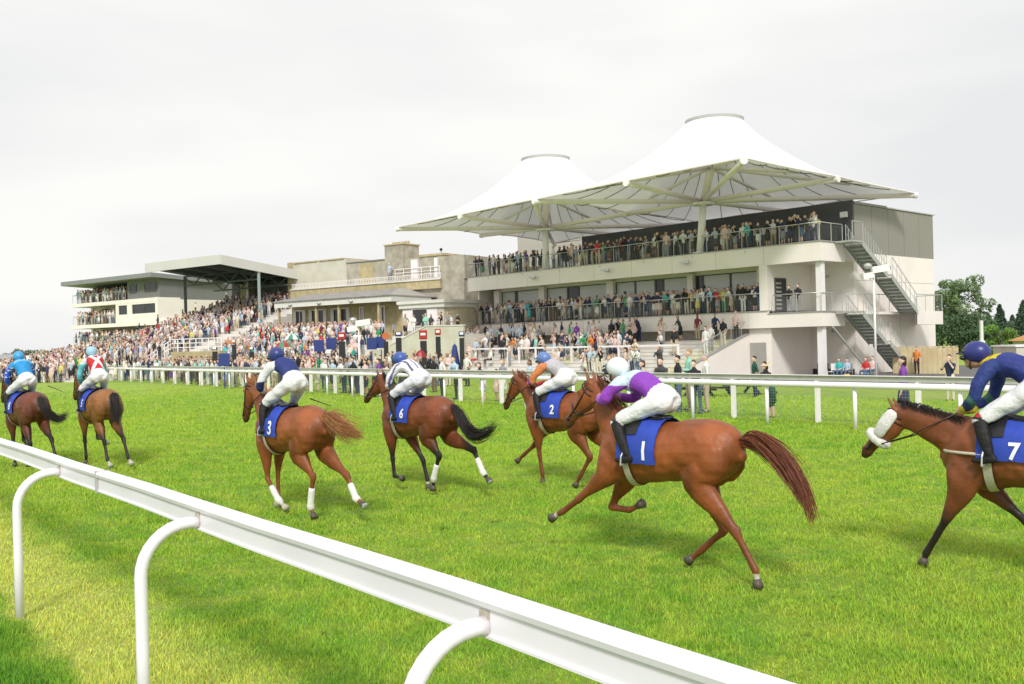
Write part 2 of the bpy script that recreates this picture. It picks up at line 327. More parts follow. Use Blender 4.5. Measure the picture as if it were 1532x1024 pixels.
# ------------------------------------------------------------------ near running rail (gooseneck posts)
def near_rail():
    root=thing('running_rail',(NR0.x,NR0.y,0),'white plastic running rail on curved gooseneck posts across the foreground','rail')
    up=Vector((0,0,1)); nn=Vector((NRN.x,NRN.y,0)); dd=Vector((NRD.x,NRD.y,0)); o=Vector((NR0.x,NR0.y,0))
    prof=[(.0,1.176),(.010,1.179),(.010,1.190),(.0,1.194),(.0,1.288),(.016,1.292),(.022,1.315),(.012,1.332),(-.03,1.338),(-.075,1.332),(-.082,1.312),(-.07,1.292),(-.045,1.288),(-.045,1.178)]
    a=o-dd*14; b=o+dd*24; n=len(prof)
    seg=40; vs=[]
    for k in range(seg+1):
        p=a+(b-a)*k/seg+up*(.004*math.sin(k*1.7))
        vs+=[p+nn*x+up*z for x,z in prof]
    fs=[(k*n+i,k*n+(i+1)%n,(k+1)*n+(i+1)%n,(k+1)*n+i) for k in range(seg) for i in range(n)]+[tuple(range(n)),tuple(range((seg+1)*n-1,seg*n-1,-1))]
    MB().add(vs,fs).build('rail_beam',RAILW,root)
    pos=[-.38,-3.73,-6.62,-9.8,3.7,7.3,10.9,14.5,18.1,21.7]
    rust=mat('rusty_bracket',(.55,.50,.40),.7,.3,30)
    jn=MB()
    for q in (-8.2,-1.6,5.2,12): jn.bar(o+dd*q+nn*-.028+up*1.254,o+dd*(q+.008)+nn*-.028+up*1.254,.112,.172)
    jn.build('joint_gap',mat('rail_joint',(.45,.45,.43),.6),root)
    for q in pos:
        base=o+dd*q
        P=[]; off=.345; zt=1.225; r=.28
        P.append(base+nn*off+up*-.05); P.append(base+nn*off+up*.5); P.append(base+nn*off+up*(zt-r))
        for k in range(1,9):
            t=math.pi/2*k/8; P.append(base+nn*(off-r+r*math.cos(t))+up*(zt-r+r*math.sin(t)))
        P.append(base+nn*.006+up*zt)
        pst=MB().tube(P,.036,16).build('post',RAILW,root,smooth=True)
        MB().bar(base+nn*.004+up*(zt-.040),base+nn*.004+up*(zt+.055),.055,.010,up=(NRN.x,NRN.y,0)).build('bracket',rust if q in(-.38,-3.73,-6.62) else RAILW,pst)
near_rail()
# ------------------------------------------------------------------ far running rail and crowd fence
def far_rail():
    D=Vector((FDIR.x,FDIR.y,0)); Nn=Vector((FNRM.x,FNRM.y,0)); o=Vector((FP0.x,FP0.y,0)); up=Vector((0,0,1))
    root=thing('running_rail',tuple(o),'white plastic running rail on slim upright posts between the track and the crowd fence','rail')
    MB().tube([o-D*14+up*1.045]+[o+D*k+up*1.045 for k in range(0,120,6)],.075,14).build('rail_beam',RAILW,root,smooth=True)
    d=-12.75
    while d<110:
        p=o+D*d+Nn*.05; MB().tube([p,p+up*1.0],.046,10).build('post',RAILW,root,smooth=True); d+=2.55
    q=1.05; o2=o+Nn*q
    root=thing('crowd_fence',tuple(o2),'white post fence with wire mesh and a flat grey top board, spectators leaning on it','fence')
    MB().bar(o2-D*14+up*1.15,o2+D*112+up*1.15,.05,.13).build('top_board',mat('shaded_board',(.55,.55,.52),.7,.15,4),root)  # shade on the top board painted in as grey
    MB().bar(o2-D*14+up*1.222,o2+D*112+up*1.222,.16,.014).build('capping',WHITE,root)
    d=-12.; k=0
    while d<110:
        p=o2+D*d; MB().bar(p-up*.1,p+up*1.085,.16,.06,up=(FDIR.x,FDIR.y,0)).build('post',WHITE,root); d+=2.75
    a=o2-D*14+Nn*.05; L_=126; me=bpy.data.meshes.new('wire_mesh'); vs=[a+up*.05,a+D*L_+up*.05,a+D*L_+up*1.08,a+up*1.08]
    me.from_pydata([tuple(v-o2) for v in vs],[],[(0,1,2,3)]); uv=me.uv_layers.new(name='UV')
    for i,c in enumerate([(0,0),(L_/.075,0),(L_/.075,1.03/.075),(0,1.03/.075)]): uv.data[i].uv=c
    link(me,'wire_mesh',WIRE,root)
far_rail()
# ------------------------------------------------------------------ railings
def railing(F,root,line,z,h=1.08,post=1.35,glass=True,name='railing',m=None,r=.022,mid=0):
    # line: list of (s,t) points
    m=m or SILVER; P=[Vector(F.P(s,t,z)) for s,t in line]; up=Vector((0,0,1))
    rl=MB().tube([p+up*h for p in P],r*1.25,8).build(name,m,root,smooth=True)
    for k in range(mid): MB().tube([p+up*h*(k+1)/(mid+1) for p in P],r*.6,6).build('rail_wire',m,rl)
    for a,b in zip(P[:-1],P[1:]):
        n=max(1,round((b-a).length/post))
        for k in range(n+1):
            if k==n and b is not P[-1]: continue
            p=a+(b-a)*k/n; MB().tube([p,p+up*h],r,6).build('post',m,rl)
        if glass:
            g=MB().add([a+up*.09,b+up*.09,b+up*(h-.1),a+up*(h-.1)],[(0,1,2,3)]).build('glass_panel',GPANEL,rl)
    return rl
def window(F,parent,s0,s1,t,z0,z1,m=PANE,mull=0,fm=None,depth=.06,frame=.07):
    fm=fm or mat('window_frame',(.10,.10,.10),.4)
    fr=MB(); fr.fb(F,s0,s1,t-.02,t+depth,z1-frame,z1); fr.fb(F,s0,s1,t-.02,t+depth,z0,z0+frame); fr.fb(F,s0,s0+frame,t-.02,t+depth,z0+frame,z1-frame); fr.fb(F,s1-frame,s1,t-.02,t+depth,z0+frame,z1-frame)
    for k in range(mull):
        c=s0+(s1-s0)*(k+1)/(mull+1); fr.fb(F,c-.035,c+.035,t-.01,t+depth,z0+frame,z1-frame)
    o=fr.build('window',fm,parent); MB().fb(F,s0+frame*.5,s1-frame*.5,t+.02,t+.04,z0+frame*.5,z1-frame*.5).build('pane',m,o); return o
def stairs(F,root,s0,s1,t0,z0,t1,z1,n,name='staircase'):
    # flight running along t, going down from (t0,z0) to (t1,z1), between s0 and s1
    st=MB(); dt=(t1-t0)/n; dz=(z0-z1)/n
    for i in range(n): st.fb(F,s0,s1,t0+dt*i,t0+dt*(i+1)+.03,z0-dz*(i+1)-.04,z0-dz*(i+1))
    o=st.build(name,GREYM,root)
    for i in (0,):
        rs=MB()
        for i in range(n): rs.fb(F,s0+.02,s1-.02,t0+dt*(i+1)+.005,t0+dt*(i+1)+.02,z0-dz*(i+1)-dz,z0-dz*(i+1)-.05)
        rs.build('riser',GREEND,o)
    for s in (s0,s1):
        MB().fprism(F,[(t0-.1,z0-.35),(t0-.1,z0+.03),(t1+.1,z1+.03),(t1+.1,z1-.3)],s-.03 if s==s0 else s+.0,s if s==s0 else s+.03).build('stringer',GREYM,o)
        for hh,rr in ((1.05,.024),(.55,.012)): MB().tube([F.P(s,t0,z0+hh),F.P(s,t1,z1+hh)],rr,6).build('handrail',SILVER,o)
        MB().add([F.P(s,t0,z0+.1),F.P(s,t1,z1+.1),F.P(s,t1,z1+.97),F.P(s,t0,z0+.97)],[(0,1,2,3)]).build('glass_panel',GPANEL,o)
        k=0
        while k<=n:
            t=t0+dt*k; z=z0-dz*k; MB().tube([F.P(s,t,z-.1),F.P(s,t,z+1.05)],.018,6).build('post',SILVER,o); k+=max(1,n//5)
    return o
# ------------------------------------------------------------------ right grandstand
TT=5.0      # depth of the open galleries
def right_stand():
    F=FR; root=thing('grandstand',F.P(10,5,-.3),'modern cream grandstand with two spectator galleries and a white tensile canopy roof','grandstand')
    Z1,Z2=3.83,7.8; g=-.35
    # galleries
    MB().fpoly(F,[(-3.65,6.6),(-3.65,Z2-.06),(28.8,Z2-.06),(28.8,6.6)],0,.14).build('top_fascia',RENDER,root)
    MB().fb(F,-3.65,-3.51,.142,2.8,6.6,Z2-.06).build('top_fascia',RENDER,root)
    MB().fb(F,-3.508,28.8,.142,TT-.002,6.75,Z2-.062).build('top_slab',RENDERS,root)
    MB().fb(F,-3.72,28.86,-.06,TT,Z2-.06,Z2).build('slab_edge',EDGE,root)
    jm=mat('panel_joint',(.46,.43,.39),.8)
    for k in range(9):
        s_=.2+k*3.55; MB().fb(F,s_,s_+.018,-.004,-.001,6.61,Z2-.07).build('panel_joint',jm,root)
        if k<8: MB().fb(F,s_+1.2,s_+1.218,-.004,-.001,2.76,Z1-.07).build('panel_joint',jm,root)
    for k in range(7): MB().fb(F,1.5+k*4.1,1.56+k*4.1,-.035,-.001,7.5,7.62).build('overflow_spout',GREYM,root)
    MB().fb(F,28.66,28.80,.142,6.,6.6,Z2-.064).build('top_fascia',RENDER,root)
    MB().fb(F,.0,28.8,0,.14,2.75,Z1-.06).build('lower_fascia',RENDER,root)
    MB().fb(F,-3.65,-.002,0,.14,2.75,3.6).build('lower_fascia',RENDER,root)
    MB().fb(F,-3.65,-3.51,.142,2.6,2.75,3.6).build('lower_fascia',RENDER,root)
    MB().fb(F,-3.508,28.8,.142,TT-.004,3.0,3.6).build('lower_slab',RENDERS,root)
    MB().fb(F,.0,28.86,-.06,TT-.002,Z1-.06,Z1).build('slab_edge',EDGE,root)
    MB().fb(F,-3.72,-.002,-.06,TT-.002,3.602,3.66).build('slab_edge',EDGE,root)
    MB().fb(F,.0,1.0,.142,1.8,2.76,6.598).build('end_pier',RENDER,root) if False else None
    MB().fb(F,.0,.58,-.003,TT-.004,Z1+.001,6.598).build('end_pier',RENDER,root); MB().fb(F,.0,.578,.143,TT-.006,6.599,6.748).build('end_pier',RENDER,root)
    # window wall of the first gallery at t=1.9
    tw=1.9; piers=[(25.3,25.0),(19.75,19.1),(13.2,12.4),(6.1,5.4)]
    MB().fb(F,.58,27.4,tw+.1,tw+.25,6.48,6.748).build('lintel',RENDER,root)
    for a,b in [(27.4,26.8),(22.0,21.4),(14.78,14.13),(7.36,6.9),(1.85,.58)]:
        MB().fb(F,b,a,tw-.25,tw+.25,Z1+.001,6.60).build('pier',RENDER,root)
    MB().fb(F,27.4,28.6,tw+2,tw+2.2,Z1,6.75).build('end_wall',STONEG,root)
    segs=[(22.0,26.8,0,0),(14.78,21.4,0,0),(7.36,14.13,0,0),(1.85,6.9,0,0)]
    dk={0:[(24.9,25.1)],1:[(17.9,19.1)],2:[(9.7,10.4)],3:[(6.3,6.88)]}
    for i,(a,b,_,_) in enumerate(segs):
        cuts=[a]+[q for d in dk[i] for q in d]+[b]
        for c0,c1 in zip(cuts[:-1],cuts[1:]):
            dark=(c0,c1) in dk[i]
            n=max(1,round((c1-c0)/2.4))
            for k in range(n):
                u0=c0+(c1-c0)*k/n; u1=c0+(c1-c0)*(k+1)/n
                window(F,root,u0+.01,u1-.01,tw+.1,Z1+.05,6.48,PANED if dark else PANE,0)
    # floors behind, dark interior
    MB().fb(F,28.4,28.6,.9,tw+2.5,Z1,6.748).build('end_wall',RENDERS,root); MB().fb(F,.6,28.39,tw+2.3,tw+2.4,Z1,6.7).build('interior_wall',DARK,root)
    # top storey dark wall and side wall
    MB().fb(F,-3.0,20.3,TT,TT+.2,Z2-.01,10.62).build('top_storey_wall',DARK,root)
    MB().fb(F,-3.0,.0,TT,TT+.2,3.0,6.75).build('gallery_back_wall',RENDER,root)
    MB().fb(F,-3.003,-2.8,TT+.202,16.2,7.36,10.40).build('side_cladding',CLAD,root)
    for t in (7.4,9.6,11.8,14.0): MB().fb(F,-3.012,-3.004,t,t+.03,7.4,10.38).build('cladding_joint',mat('joint',(.22,.21,.185),.8),root)
    MB().fb(F,-3.0,-2.8,TT+.202,16.2,g,7.355).build('side_wall',RENDER,root)
    for z in (5.6,): MB().fb(F,-3.006,-3.001,TT+.3,16.15,z,z+.025).build('render_joint',EDGE,root)
    MB().fb(F,-3.006,-3.001,11.0,11.02,g,7.3).build('render_joint',EDGE,root)
    MB().fb(F,-3.06,20.3,TT+.202,9.4,10.42,10.56).build('roof_edge',EDGE,root)
    MB().fb(F,-3.08,24,9.4,16.4,10.42,10.50).build('roof_edge',SILVER,root)
    MB().fb(F,20.1,20.3,TT+.202,16.2,3,10.42).build('far_side_wall',CLAD,root)
    MB().fb(F,-2.8,28.8,15.9,16.15,g,10.4).build('rear_wall',CLAD,root)
    # ground storey
    MB().fb(F,-3.0,28.8,TT,TT+.2,g,2.99).build('ground_wall',RENDER,root)
    MB().fb(F,-1.8,.9,1.9,2.1,g,3.0) # (recess front wall built below)
    MB().fb(F,-.0,1.6,.3,TT-.01,g,2.99).build('ground_pier',RENDER,root)
    MB().fb(F,1.6,28.6,2.0,2.2,g,2.99).build('ground_wall',RENDER,root)
    MB().fb(F,-2.9,-.02,TT-.03,TT-.004,g,g+.42).build('plinth',CHAR,root)
    MB().fb(F,1.02,28,.13,.139,2.2,2.7)
    for (s,t,z0,z1) in ((-3.3,.45,g,2.74),(-3.3,.45,3.66,6.59)): MB().fb(F,s-.19,s+.19,t-.15,t+.23,z0,z1).build('column',WHITE,root)
    # doors and fittings on the end bay
    d=MB().fb(F,-.02,.0,2.9,4.1,g,1.7)
    MB().fb(F,.38,1.54,.27,.298,g,1.86).build('door',mat('grey_door',(.36,.35,.32),.6,.05),root)
    dr=MB(); dr.fb(F,-.05,-.002,.75,.83,3.66,5.85).fb(F,-.05,-.002,1.97,2.05,3.66,5.85).fb(F,-.05,-.002,.83,1.97,5.77,5.85); dr=dr.build('gallery_door',mat('window_frame',(.10,.10,.10),.4),root)
    MB().fb(F,-.03,-.002,.832,1.968,3.67,5.768).build('pane',PANED,dr); lv=MB()
    for k in range(7): lv.fb(F,-.04,-.0301,.9,1.5,3.9+k*.26,4.0+k*.26)
    lv.build('louvre',GREYM,dr)
    MB().fb(F,-1.0,-.6,TT-.06,TT-.01,2.2,2.8).build('vent',CLAD,root)
    for s,z in ((-1.25,5.95),(-1.6,2.45)): MB().ball(F.P(s,TT-.15,z),(.12,.12,.09),10,6).build('wall_lamp',GREYM,root)
    fl=MB().bar(F.P(-2.5,TT-.25,9.75),F.P(-2.5,TT-.02,9.75),.42,.34).build('floodlight',WHITE,root)
    window(F,root,-2.75,-1.9,TT-.07,7.85,9.1,PANED,0)
    bn=MB().fb(F,1.0,4.5,TT-.06,TT-.02,9.1,9.55).build('banner',mat('pale_banner',(.72,.74,.76),.6,.2,3),root)
    for s in (20.6,13.0,6.0):   # cctv style lamps on fascia
        c=MB().bar(F.P(s,-.45,7.18),F.P(s,-.02,7.22),.16,.16); c.bar(F.P(s-.35,-.35,7.25),F.P(s+.35,-.35,7.25),.2,.16); c.build('fascia_lamp',SILVER,root)
    for s in (19.55,12.9,5.9,25.5): MB().fb(F,s-.08,s+.08,tw-.36,tw-.26,5.55,5.75).build('wall_speaker',BLACK,root)
    # railings
    railing(F,root,[(28.7,5.6),(28.7,.1),(-3.55,.1),(-3.55,2.7)],Z2,name='top_railing')
    railing(F,root,[(30.6,.2),(28.7,.2),(28.7,.1),(.55,.1)],Z1,name='lower_railing')
    railing(F,root,[(-.3,.1),(-3.55,.1),(-3.55,2.5)],3.66,name='lower_railing')
    MB().fb(F,28.87,31.4,0,2.5,2.7,3.8).build('side_balcony',RENDER,root)
    # outside stairs along the end wall: upper flights, landing, walkway, lower flights
    a,b=-4.85,-3.75
    for o in (stairs(F,root,a,b,2.75,Z2,5.6,5.9,9),stairs(F,root,a,b,6.3,5.9,9.5,3.66,11)): pass
    MB().fb(F,a,b,1.5,2.75,Z2-.12,Z2-.02).build('landing',GREYM,root); MB().fb(F,a,b,5.6,6.3,5.78,5.88).build('landing',GREYM,root)
    MB().fb(F,a,-3.02,9.5,13.2,3.5,3.62).build('landing',EDGE,root); MB().fb(F,a-.02,a,9.5,13.2,2.75,3.62).build('walkway_fascia',RENDER,root); MB().fb(F,a,-3.02,13.2,13.22,2.75,3.62).build('walkway_fascia',RENDER,root)
    MB().fb(F,-3.74,-3.02,2.6,9.5,3.45,3.62).build('walkway',RENDER,root)
    railing(F,root,[(a,9.5),(a,13.15),(-3.1,13.15)],3.62,name='landing_railing'); railing(F,root,[(a,1.5),(a,2.75)],Z2,name='landing_railing')
    railing(F,root,[(-3.78,2.6),(-3.78,9.3)],3.62,name='landing_railing')
    stairs(F,root,a,b,2.6,3.62,5.2,1.8,9); MB().fb(F,a,b,5.2,5.9,1.68,1.78).build('landing',GREYM,root); stairs(F,root,a,b,5.9,1.78,9.0,g,10)
    MB().fb(F,a,b,1.4,2.6,3.5,3.6).build('landing',GREYM,root)
    MB().bar(F.P(b+.08,1.1,2.7),F.P(b+.08,5.6,-.3),.07,.12).build('brace',GREYM,root)
    # terrace of steps in front
    n=10; t0,t1=-6.9,-.4; z0,z1=-.1,2.1; st=MB(); poly=[(t0,-.5)]
    for i in range(n):
        t=t0+(t1-t0)*i/n; z=z0+(z1-z0)*(i+1)/n; poly+=[(t,poly[-1][1] if i else -.5),(t,z)]
    poly+=[(t1,z1),(1.98,z1+.0),(1.98,-.5)]
    cl=[poly[0]]
    for p in poly[1:]:
        if abs(p[0]-cl[-1][0])+abs(p[1]-cl[-1][1])>1e-5: cl.append(p)
    te=st.fprism(F,cl,1.82,30.5).build('terrace',CONC,root)
    nos=MB(); al=MB(); al2=MB()
    for i in range(n):
        t=t0+(t1-t0)*i/n; z=z0+(z1-z0)*(i+1)/n
        nos.fb(F,1.83,30.4,t-.004,t-.001,z-.07,z-.005)  # darker strip along the upper edge of each riser
        for s in (12.4,): al2.fb(F,s+i*.0,s+1.2,t-.01,t+.5,z-.1,z+.006)
        al.fb(F,2.0,3.2,t-.012,t+.5,z-.1,z+.007)
    nos.build('step_riser_strip',mat('step_riser',(.54,.52,.49),.8,.1,3),te); al.build('yellow_aisle',YEL,te); al2.build('yellow_aisle',YEL,te)
    MB().fprism(F,[(t0-.5,-.5),(t0-.5,.05),(t1,z1+.1),(.29,z1+.28),(.29,-.5)],1.6,1.8).build('parapet',RENDER,root)
    MB().fprism(F,[(t0-.55,.052),(t0-.55,.12),(t1,z1+.18),(.29,z1+.36),(.29,z1+.282),(t1,z1+.102)],1.56,1.84).build('coping',EDGE,root)
    for s,(ta,za),(tb,zb) in ((1.7,(t0,.2),(t1,z1+.2)),):
        rl=MB().tube([F.P(s,ta,za+.9),F.P(s,tb,zb+.9),F.P(s,0,zb+.9)],.03,6).build('handrail',SILVER,root)
        for k in range(7):
            q=k/6; t=ta+(tb-ta)*q; z=za+(zb-za)*q; MB().tube([F.P(s,t,z-.1),F.P(s,t,z+.9)],.022,6).build('post',SILVER,rl)
        MB().add([F.P(s,ta,za+.1),F.P(s,tb,zb+.1),F.P(s,tb,zb+.82),F.P(s,ta,za+.82)],[(0,1,2,3)]).build('glass_panel',GPANEL,rl)
    # white crush barriers on the terrace
    def barrier(s0,s1,t,step=1.9):
        i=min(n-1,max(0,int((t-t0)/(t1-t0)*n))); z=z0+(z1-z0)*(i+1)/n
        b=MB().fb(F,s0,s1,t-.05,t+.05,z+1.0,z+1.12).build('crush_barrier',WHITE,root); k=s0+.06
        while k<=s1: MB().fb(F,k-.06,k+.06,t-.045,t+.045,z,z+.998).build('post',WHITE,b); k+=step
    barrier(3.3,9.9,-4.6,1.6); barrier(10.6,17.8,-4.6,1.75); barrier(18.8,28.,-4.6,1.8)
    MB().tube([F.P(27.5,-7,.9),F.P(27.5,-1.2,3.1)],.03,6).build('handrail',SILVER,root)
    return root
RS=right_stand()
# ------------------------------------------------------------------ tensile canopy
def canopy():
    F=FR; root=thing('tensile_canopy',F.P(5.3,.45,7.8),'white twin-peaked tensile membrane canopy on leaning masts above the modern grandstand','canopy')
    ze=11.25
    front=[(-5.3,-10.0),(2.6,-9.85),(10.6,-9.4),(18.6,-8.95),(26.7,-8.55)]; back=[(-4.74,9.97),(4.4,10.2),(12.6,10.4),(20.9,10.6),(29.3,10.8)]
    mid=[(-5.14,-.56),None,(11.5,.3),None,(26.9,0.0)]
    bays=[dict(n=[front[0],front[1],front[2],mid[2],back[2],back[1],back[0],mid[0]],ring=(3.6,0.),foot=(5.3,.45),head=(4.64,0.,10.95)),
          dict(n=[front[2],front[3],front[4],mid[4],back[4],back[3],back[2],mid[2]],ring=(19.15,0.),foot=(19.9,.45),head=(19.35,0.,10.8))]
    zr=16.0; rr=1.8
    for b in bays:
        ns=b['n']; c=b['ring']; M_=16; NA=8*8
        rim=[]
        for i in range(8):
            p,q=ns[i],ns[(i+1)%8]
            for k in range(8):
                u=k/8; s=p[0]+(q[0]-p[0])*u; t=p[1]+(q[1]-p[1])*u
                ins=.055*4*u*(1-u)                         # scalloped edge between the nodes
                if ns[i] in (front[2],mid[2],back[2]) and ns[(i+1)%8] in (front[2],mid[2],back[2]): ins=0
                z=ze-.0 - (.0)
                rim.append((s+(c[0]-s)*ins,t+(c[1]-t)*ins,z+ .12*4*u*(1-u)))
        def surf(a,u,dz=0):
            i=int(a)%NA; s,t,z=rim[i]; an=math.atan2(t-c[1],s-c[0]); rs,rt=c[0]+rr*math.cos(an),c[1]+rr*math.sin(an)
            prof=(1-u)**2.1*.80+(1-u)*.20
            # slightly fuller fabric between the ribs
            return F.P(rs+(s-rs)*u,rt+(t-rt)*u,z+(zr-z)*prof+dz)
        vs=[surf(i,j/M_) for j in range(M_+1) for i in range(NA)]
        fs=[(j*NA+i,j*NA+(i+1)%NA,(j+1)*NA+(i+1)%NA,(j+1)*NA+i) for j in range(M_) for i in range(NA)]
        me=MB().add(vs,fs).build('membrane',MEMB,root,smooth=True)
        sm=MB()
        for i in range(0,NA,2):
            if i%8==0: continue
            sm.tube([surf(i,j/M_,-.10) for j in range(3,M_+1)],.026,4,False)
        sm.build('seam',mat('seam',(.16,.17,.11),.7),me)
        ed=MB(); 
        ed.tube([surf(i%NA,1,-.02) for i in range(NA+1)],.055,5,False); ed.build('edge_cable',CANST,me)
        rg=MB(); ring=[]
        n=40; vv=[]
        for k in range(n):
            a=2*math.pi*k/n
            for r_,z_ in ((rr+.03,zr-.02),(rr+.06,zr+.17),(rr-.02,zr+.19),(rr-.10,zr-.0)): vv.append(F.P(c[0]+r_*math.cos(a),c[1]+r_*math.sin(a),z_))
        rg.add(vv,[(k*4+i,k*4+(i+1)%4,((k+1)%n)*4+(i+1)%4,((k+1)%n)*4+i) for k in range(n) for i in range(4)])
        rg.build('peak_ring',mat('grey_ring',(.50,.51,.50),.5,.1,8),root)
        cp=MB(); cp.add([F.P(c[0]+(rr-.1)*math.cos(2*math.pi*k/24),c[1]+(rr-.1)*math.sin(2*math.pi*k/24),zr+.03) for k in range(24)],[tuple(range(24))]); cp.build('peak_cap',MEMB,root)
        h=b['head']; f=b['foot']; Hh=F.P(*h)
        ms=MB().tube([F.P(f[0],f[1],7.8),F.P(*h)],[.27,.23],16).build('mast',WHITE,root,smooth=True)
        MB().tube([F.P(h[0],h[1],h[2]-.1),F.P(h[0],h[1],h[2]+.06)],.72,24).build('ring_plate',WHITE,ms)
        MB().tube([F.P(f[0],f[1],7.8),F.P(f[0],f[1],7.86)],.5,20).build('base_plate',WHITE,ms)
        for i,p in enumerate(ns):
            if i%2==0 or True:
                e=Vector(F.P(p[0],p[1],ze-.15)); s0=Vector(Hh)+Vector((0,0,.15)); d=(e-s0).normalized()
                ar=MB().tube([s0+d*.3,e],[.15,.17],12).build('arm',CANST,root,smooth=True)
                MB().tube([e-d*.14,e+d*.08],.20,12).build('node_joint',WHITE,ar)
        kp=F.P(c[0],c[1],14.2)
        MB().tube([Hh,kp],[.24,.3],12).build('king_post',CANST,root,smooth=True)
        ap=Vector(F.P(c[0]+(h[0]-c[0])*.4,0,13.2))
        for i in range(0,NA,8):
            if i//8%2==0 or True:
                j=(i+4)%NA; e=Vector(surf(i,.62,-.2)); MB().tube([ap,e],.11,8).build('upper_strut',CANST,root,smooth=True)
    MB().tube([F.P(s,t-.25,ze-.05) for s,t in back],.05,6).build('lacing_rail',GREYM,root)
canopy()
# ------------------------------------------------------------------ far-left balcony block and covered stand
def left_stand():
    F=FB; root=thing('balcony_block',F.P(9,0,0),'cream and grey three-storey block with crowded balconies at the far left','building')
    D=8.5
    zs=[3.25,5.8,8.5]
    MB().fb(F,0,18.6,.0,D,2.3,3.25).build('ground_slab',RENDER,root)
    MB().fb(F,.3,18.3,3.,D,0,2.3).build('ground_wall',RENDER,root)
    for i,z in enumerate((5.35,8.05)): MB().fb(F,-.4 if i==0 else 0,18.6,-.02,D,z,z+.45).build('floor_slab',RENDER,root)
    MB().fb(F,18.2,18.6,2.6,D-.01,3.26,8.04).build('end_wall',RENDER,root)
    MB().fb(F,18.3,18.6,.1,.4,3.25,8.0)
    for z0,z1,m in ((3.25,5.35,RENDER),(5.8,8.05,RENDER),(8.5,10.6,DARK)):
        w_=MB().fb(F,0,18.4,3.0,3.2,z0+.001,z1-.001).build('back_wall',m if m is RENDER else CHAR,root)
        for k in range(5):
            s=2+k*3.2
            if z0<8: window(F,w_,s,s+1.8,2.95,z0+.3,z1-.2,PANED,1)
    # solid bays at the right end
    MB().fb(F,0,8.6,.0,2.99,5.801,6.75).build('bay_wall',RENDER,root); MB().fb(F,0,8.6,.0,2.99,7.85,8.049).build('bay_wall',RENDER,root)
    for a,b in ((8.0,8.6),(5.2,6.2),(0,.5)): MB().fb(F,a,b,.0,2.99,6.751,7.849).build('bay_pier',RENDER,root)
    window(F,root,6.2,8.0,.1,6.75,7.85,PANED); window(F,root,.5,5.2,.1,6.75,7.85,PANED,1)
    GREYC=mat('grey_upper_cladding',(.20,.20,.195),.7,.08,.7)
    MB().fb(F,0,6.5,.3,2.99,8.5,10.75).build('upper_bay',GREYC,root)
    for a,b in ((.6,2.9),(4.6,5.9)): window(F,root,a,b,.22,9.25,10.2,PANED)
    # side wall to the right
    MB().fb(F,-.02,.28,3.2,14,0.,8.3).build('side_wall',RENDERS,root); MB().fb(F,-.01,.27,3.0,14,8.31,10.7).build('side_cladding',GREYC,root)
    MB().fb(F,-.02,.28,.0,3.19,3.3,5.3).build('side_wall',RENDERS,root) if False else None
    MB().hexa([F.P(-.6,-1.1,10.75),F.P(18.9,-1.1,10.75),F.P(18.9,9,10.3),F.P(-.6,9,10.3),F.P(-.6,-1.1,11.25),F.P(18.9,-1.1,11.25),F.P(18.9,9,10.7),F.P(-.6,9,10.7)]).build('roof',mat('grey_roof',(.26,.265,.27),.5,.08,.5),root)
    railing(F,root,[(18.4,2.6),(18.4,.12),(6.6,.12)],8.5,h=1.05,post=1.5,name='railing'); railing(F,root,[(18.4,2.6),(18.4,.12),(8.7,.12)],5.8,h=1.05,post=1.5,name='railing'); railing(F,root,[(18.4,2.6),(18.4,.12),(.1,.12)],3.25,h=1.05,post=1.5,name='railing')
    # covered stand
    F=FL; r2=thing('covered_stand',F.P(6,4,0),'covered terrace stand with a deep cream roof fascia and dark green trusses','grandstand')
    zf,zb=11.0,10.05; hh=.88; TB=11.
    def zt(t): return zf+(zb-zf)*t/8.18
    FAS=mat('roof_fascia',(.66,.65,.60),.6,.06,.4)
    MB().fb(F,0,12.0,0,.12,zf-hh,zf).build('roof_fascia',FAS,r2)
    MB().hexa([F.P(0,.12,zt(.12)-hh),F.P(-.12,.12,zt(.12)-hh),F.P(-.12,TB,zt(TB)-hh),F.P(0,TB,zt(TB)-hh),F.P(0,.12,zt(.12)),F.P(-.12,.12,zt(.12)),F.P(-.12,TB,zt(TB)),F.P(0,TB,zt(TB))]).build('roof_fascia',FAS,r2)
    MB().hexa([F.P(0.01,.13,zt(0)-.5),F.P(12,.13,zt(0)-.5),F.P(12,TB,zt(TB)-.5),F.P(0.01,TB,zt(TB)-.5),F.P(0.01,.13,zt(0)-.3),F.P(12,.13,zt(0)-.3),F.P(12,TB,zt(TB)-.3),F.P(0.01,TB,zt(TB)-.3)]).build('roof_deck',mat('dark_soffit',(.05,.055,.055),.8,.3,1),r2)
    tr=mat('green_truss',(.085,.11,.10),.6,.1)
    for t in (4.45,8.,):
        T=MB(); zc=zt(t)-.62; zl=zc-.95
        T.bar(F.P(0,t,zc),F.P(12,t,zc),.14); T.bar(F.P(0,t,zl),F.P(12,t,zl),.14)
        for k in range(8):
            a=12*k/8; b=12*(k+1)/8; T.bar(F.P(a,t,zl if k%2 else zc),F.P(b,t,zc if k%2 else zl),.09)
        T.build('truss',tr,r2)
    for s in (3,6,9): MB().bar(F.P(s,.2,zt(0)-.7),F.P(s,TB,zt(TB)-.7),.12,.3).build('rafter',tr,r2)
    for s,m in ((.05,mat('pale_green_column',(.30,.36,.34),.5,.1)),(11.9,tr)): MB().bar(F.P(s,4.45,2.),F.P(s,4.45,zt(4.45)-.6),.24).build('column',m,r2)
    MB().bar(F.P(7.2,8.6,4),F.P(7.2,8.6,zt(8.6)-.6),.22).build('column',WHITE,r2)
    MB().fb(F,-.1,12.2,TB-.6,TB-.4,5,9.3).build('rear_wall',mat('stand_back_wall',(.16,.16,.15),.8,.3,1),r2)
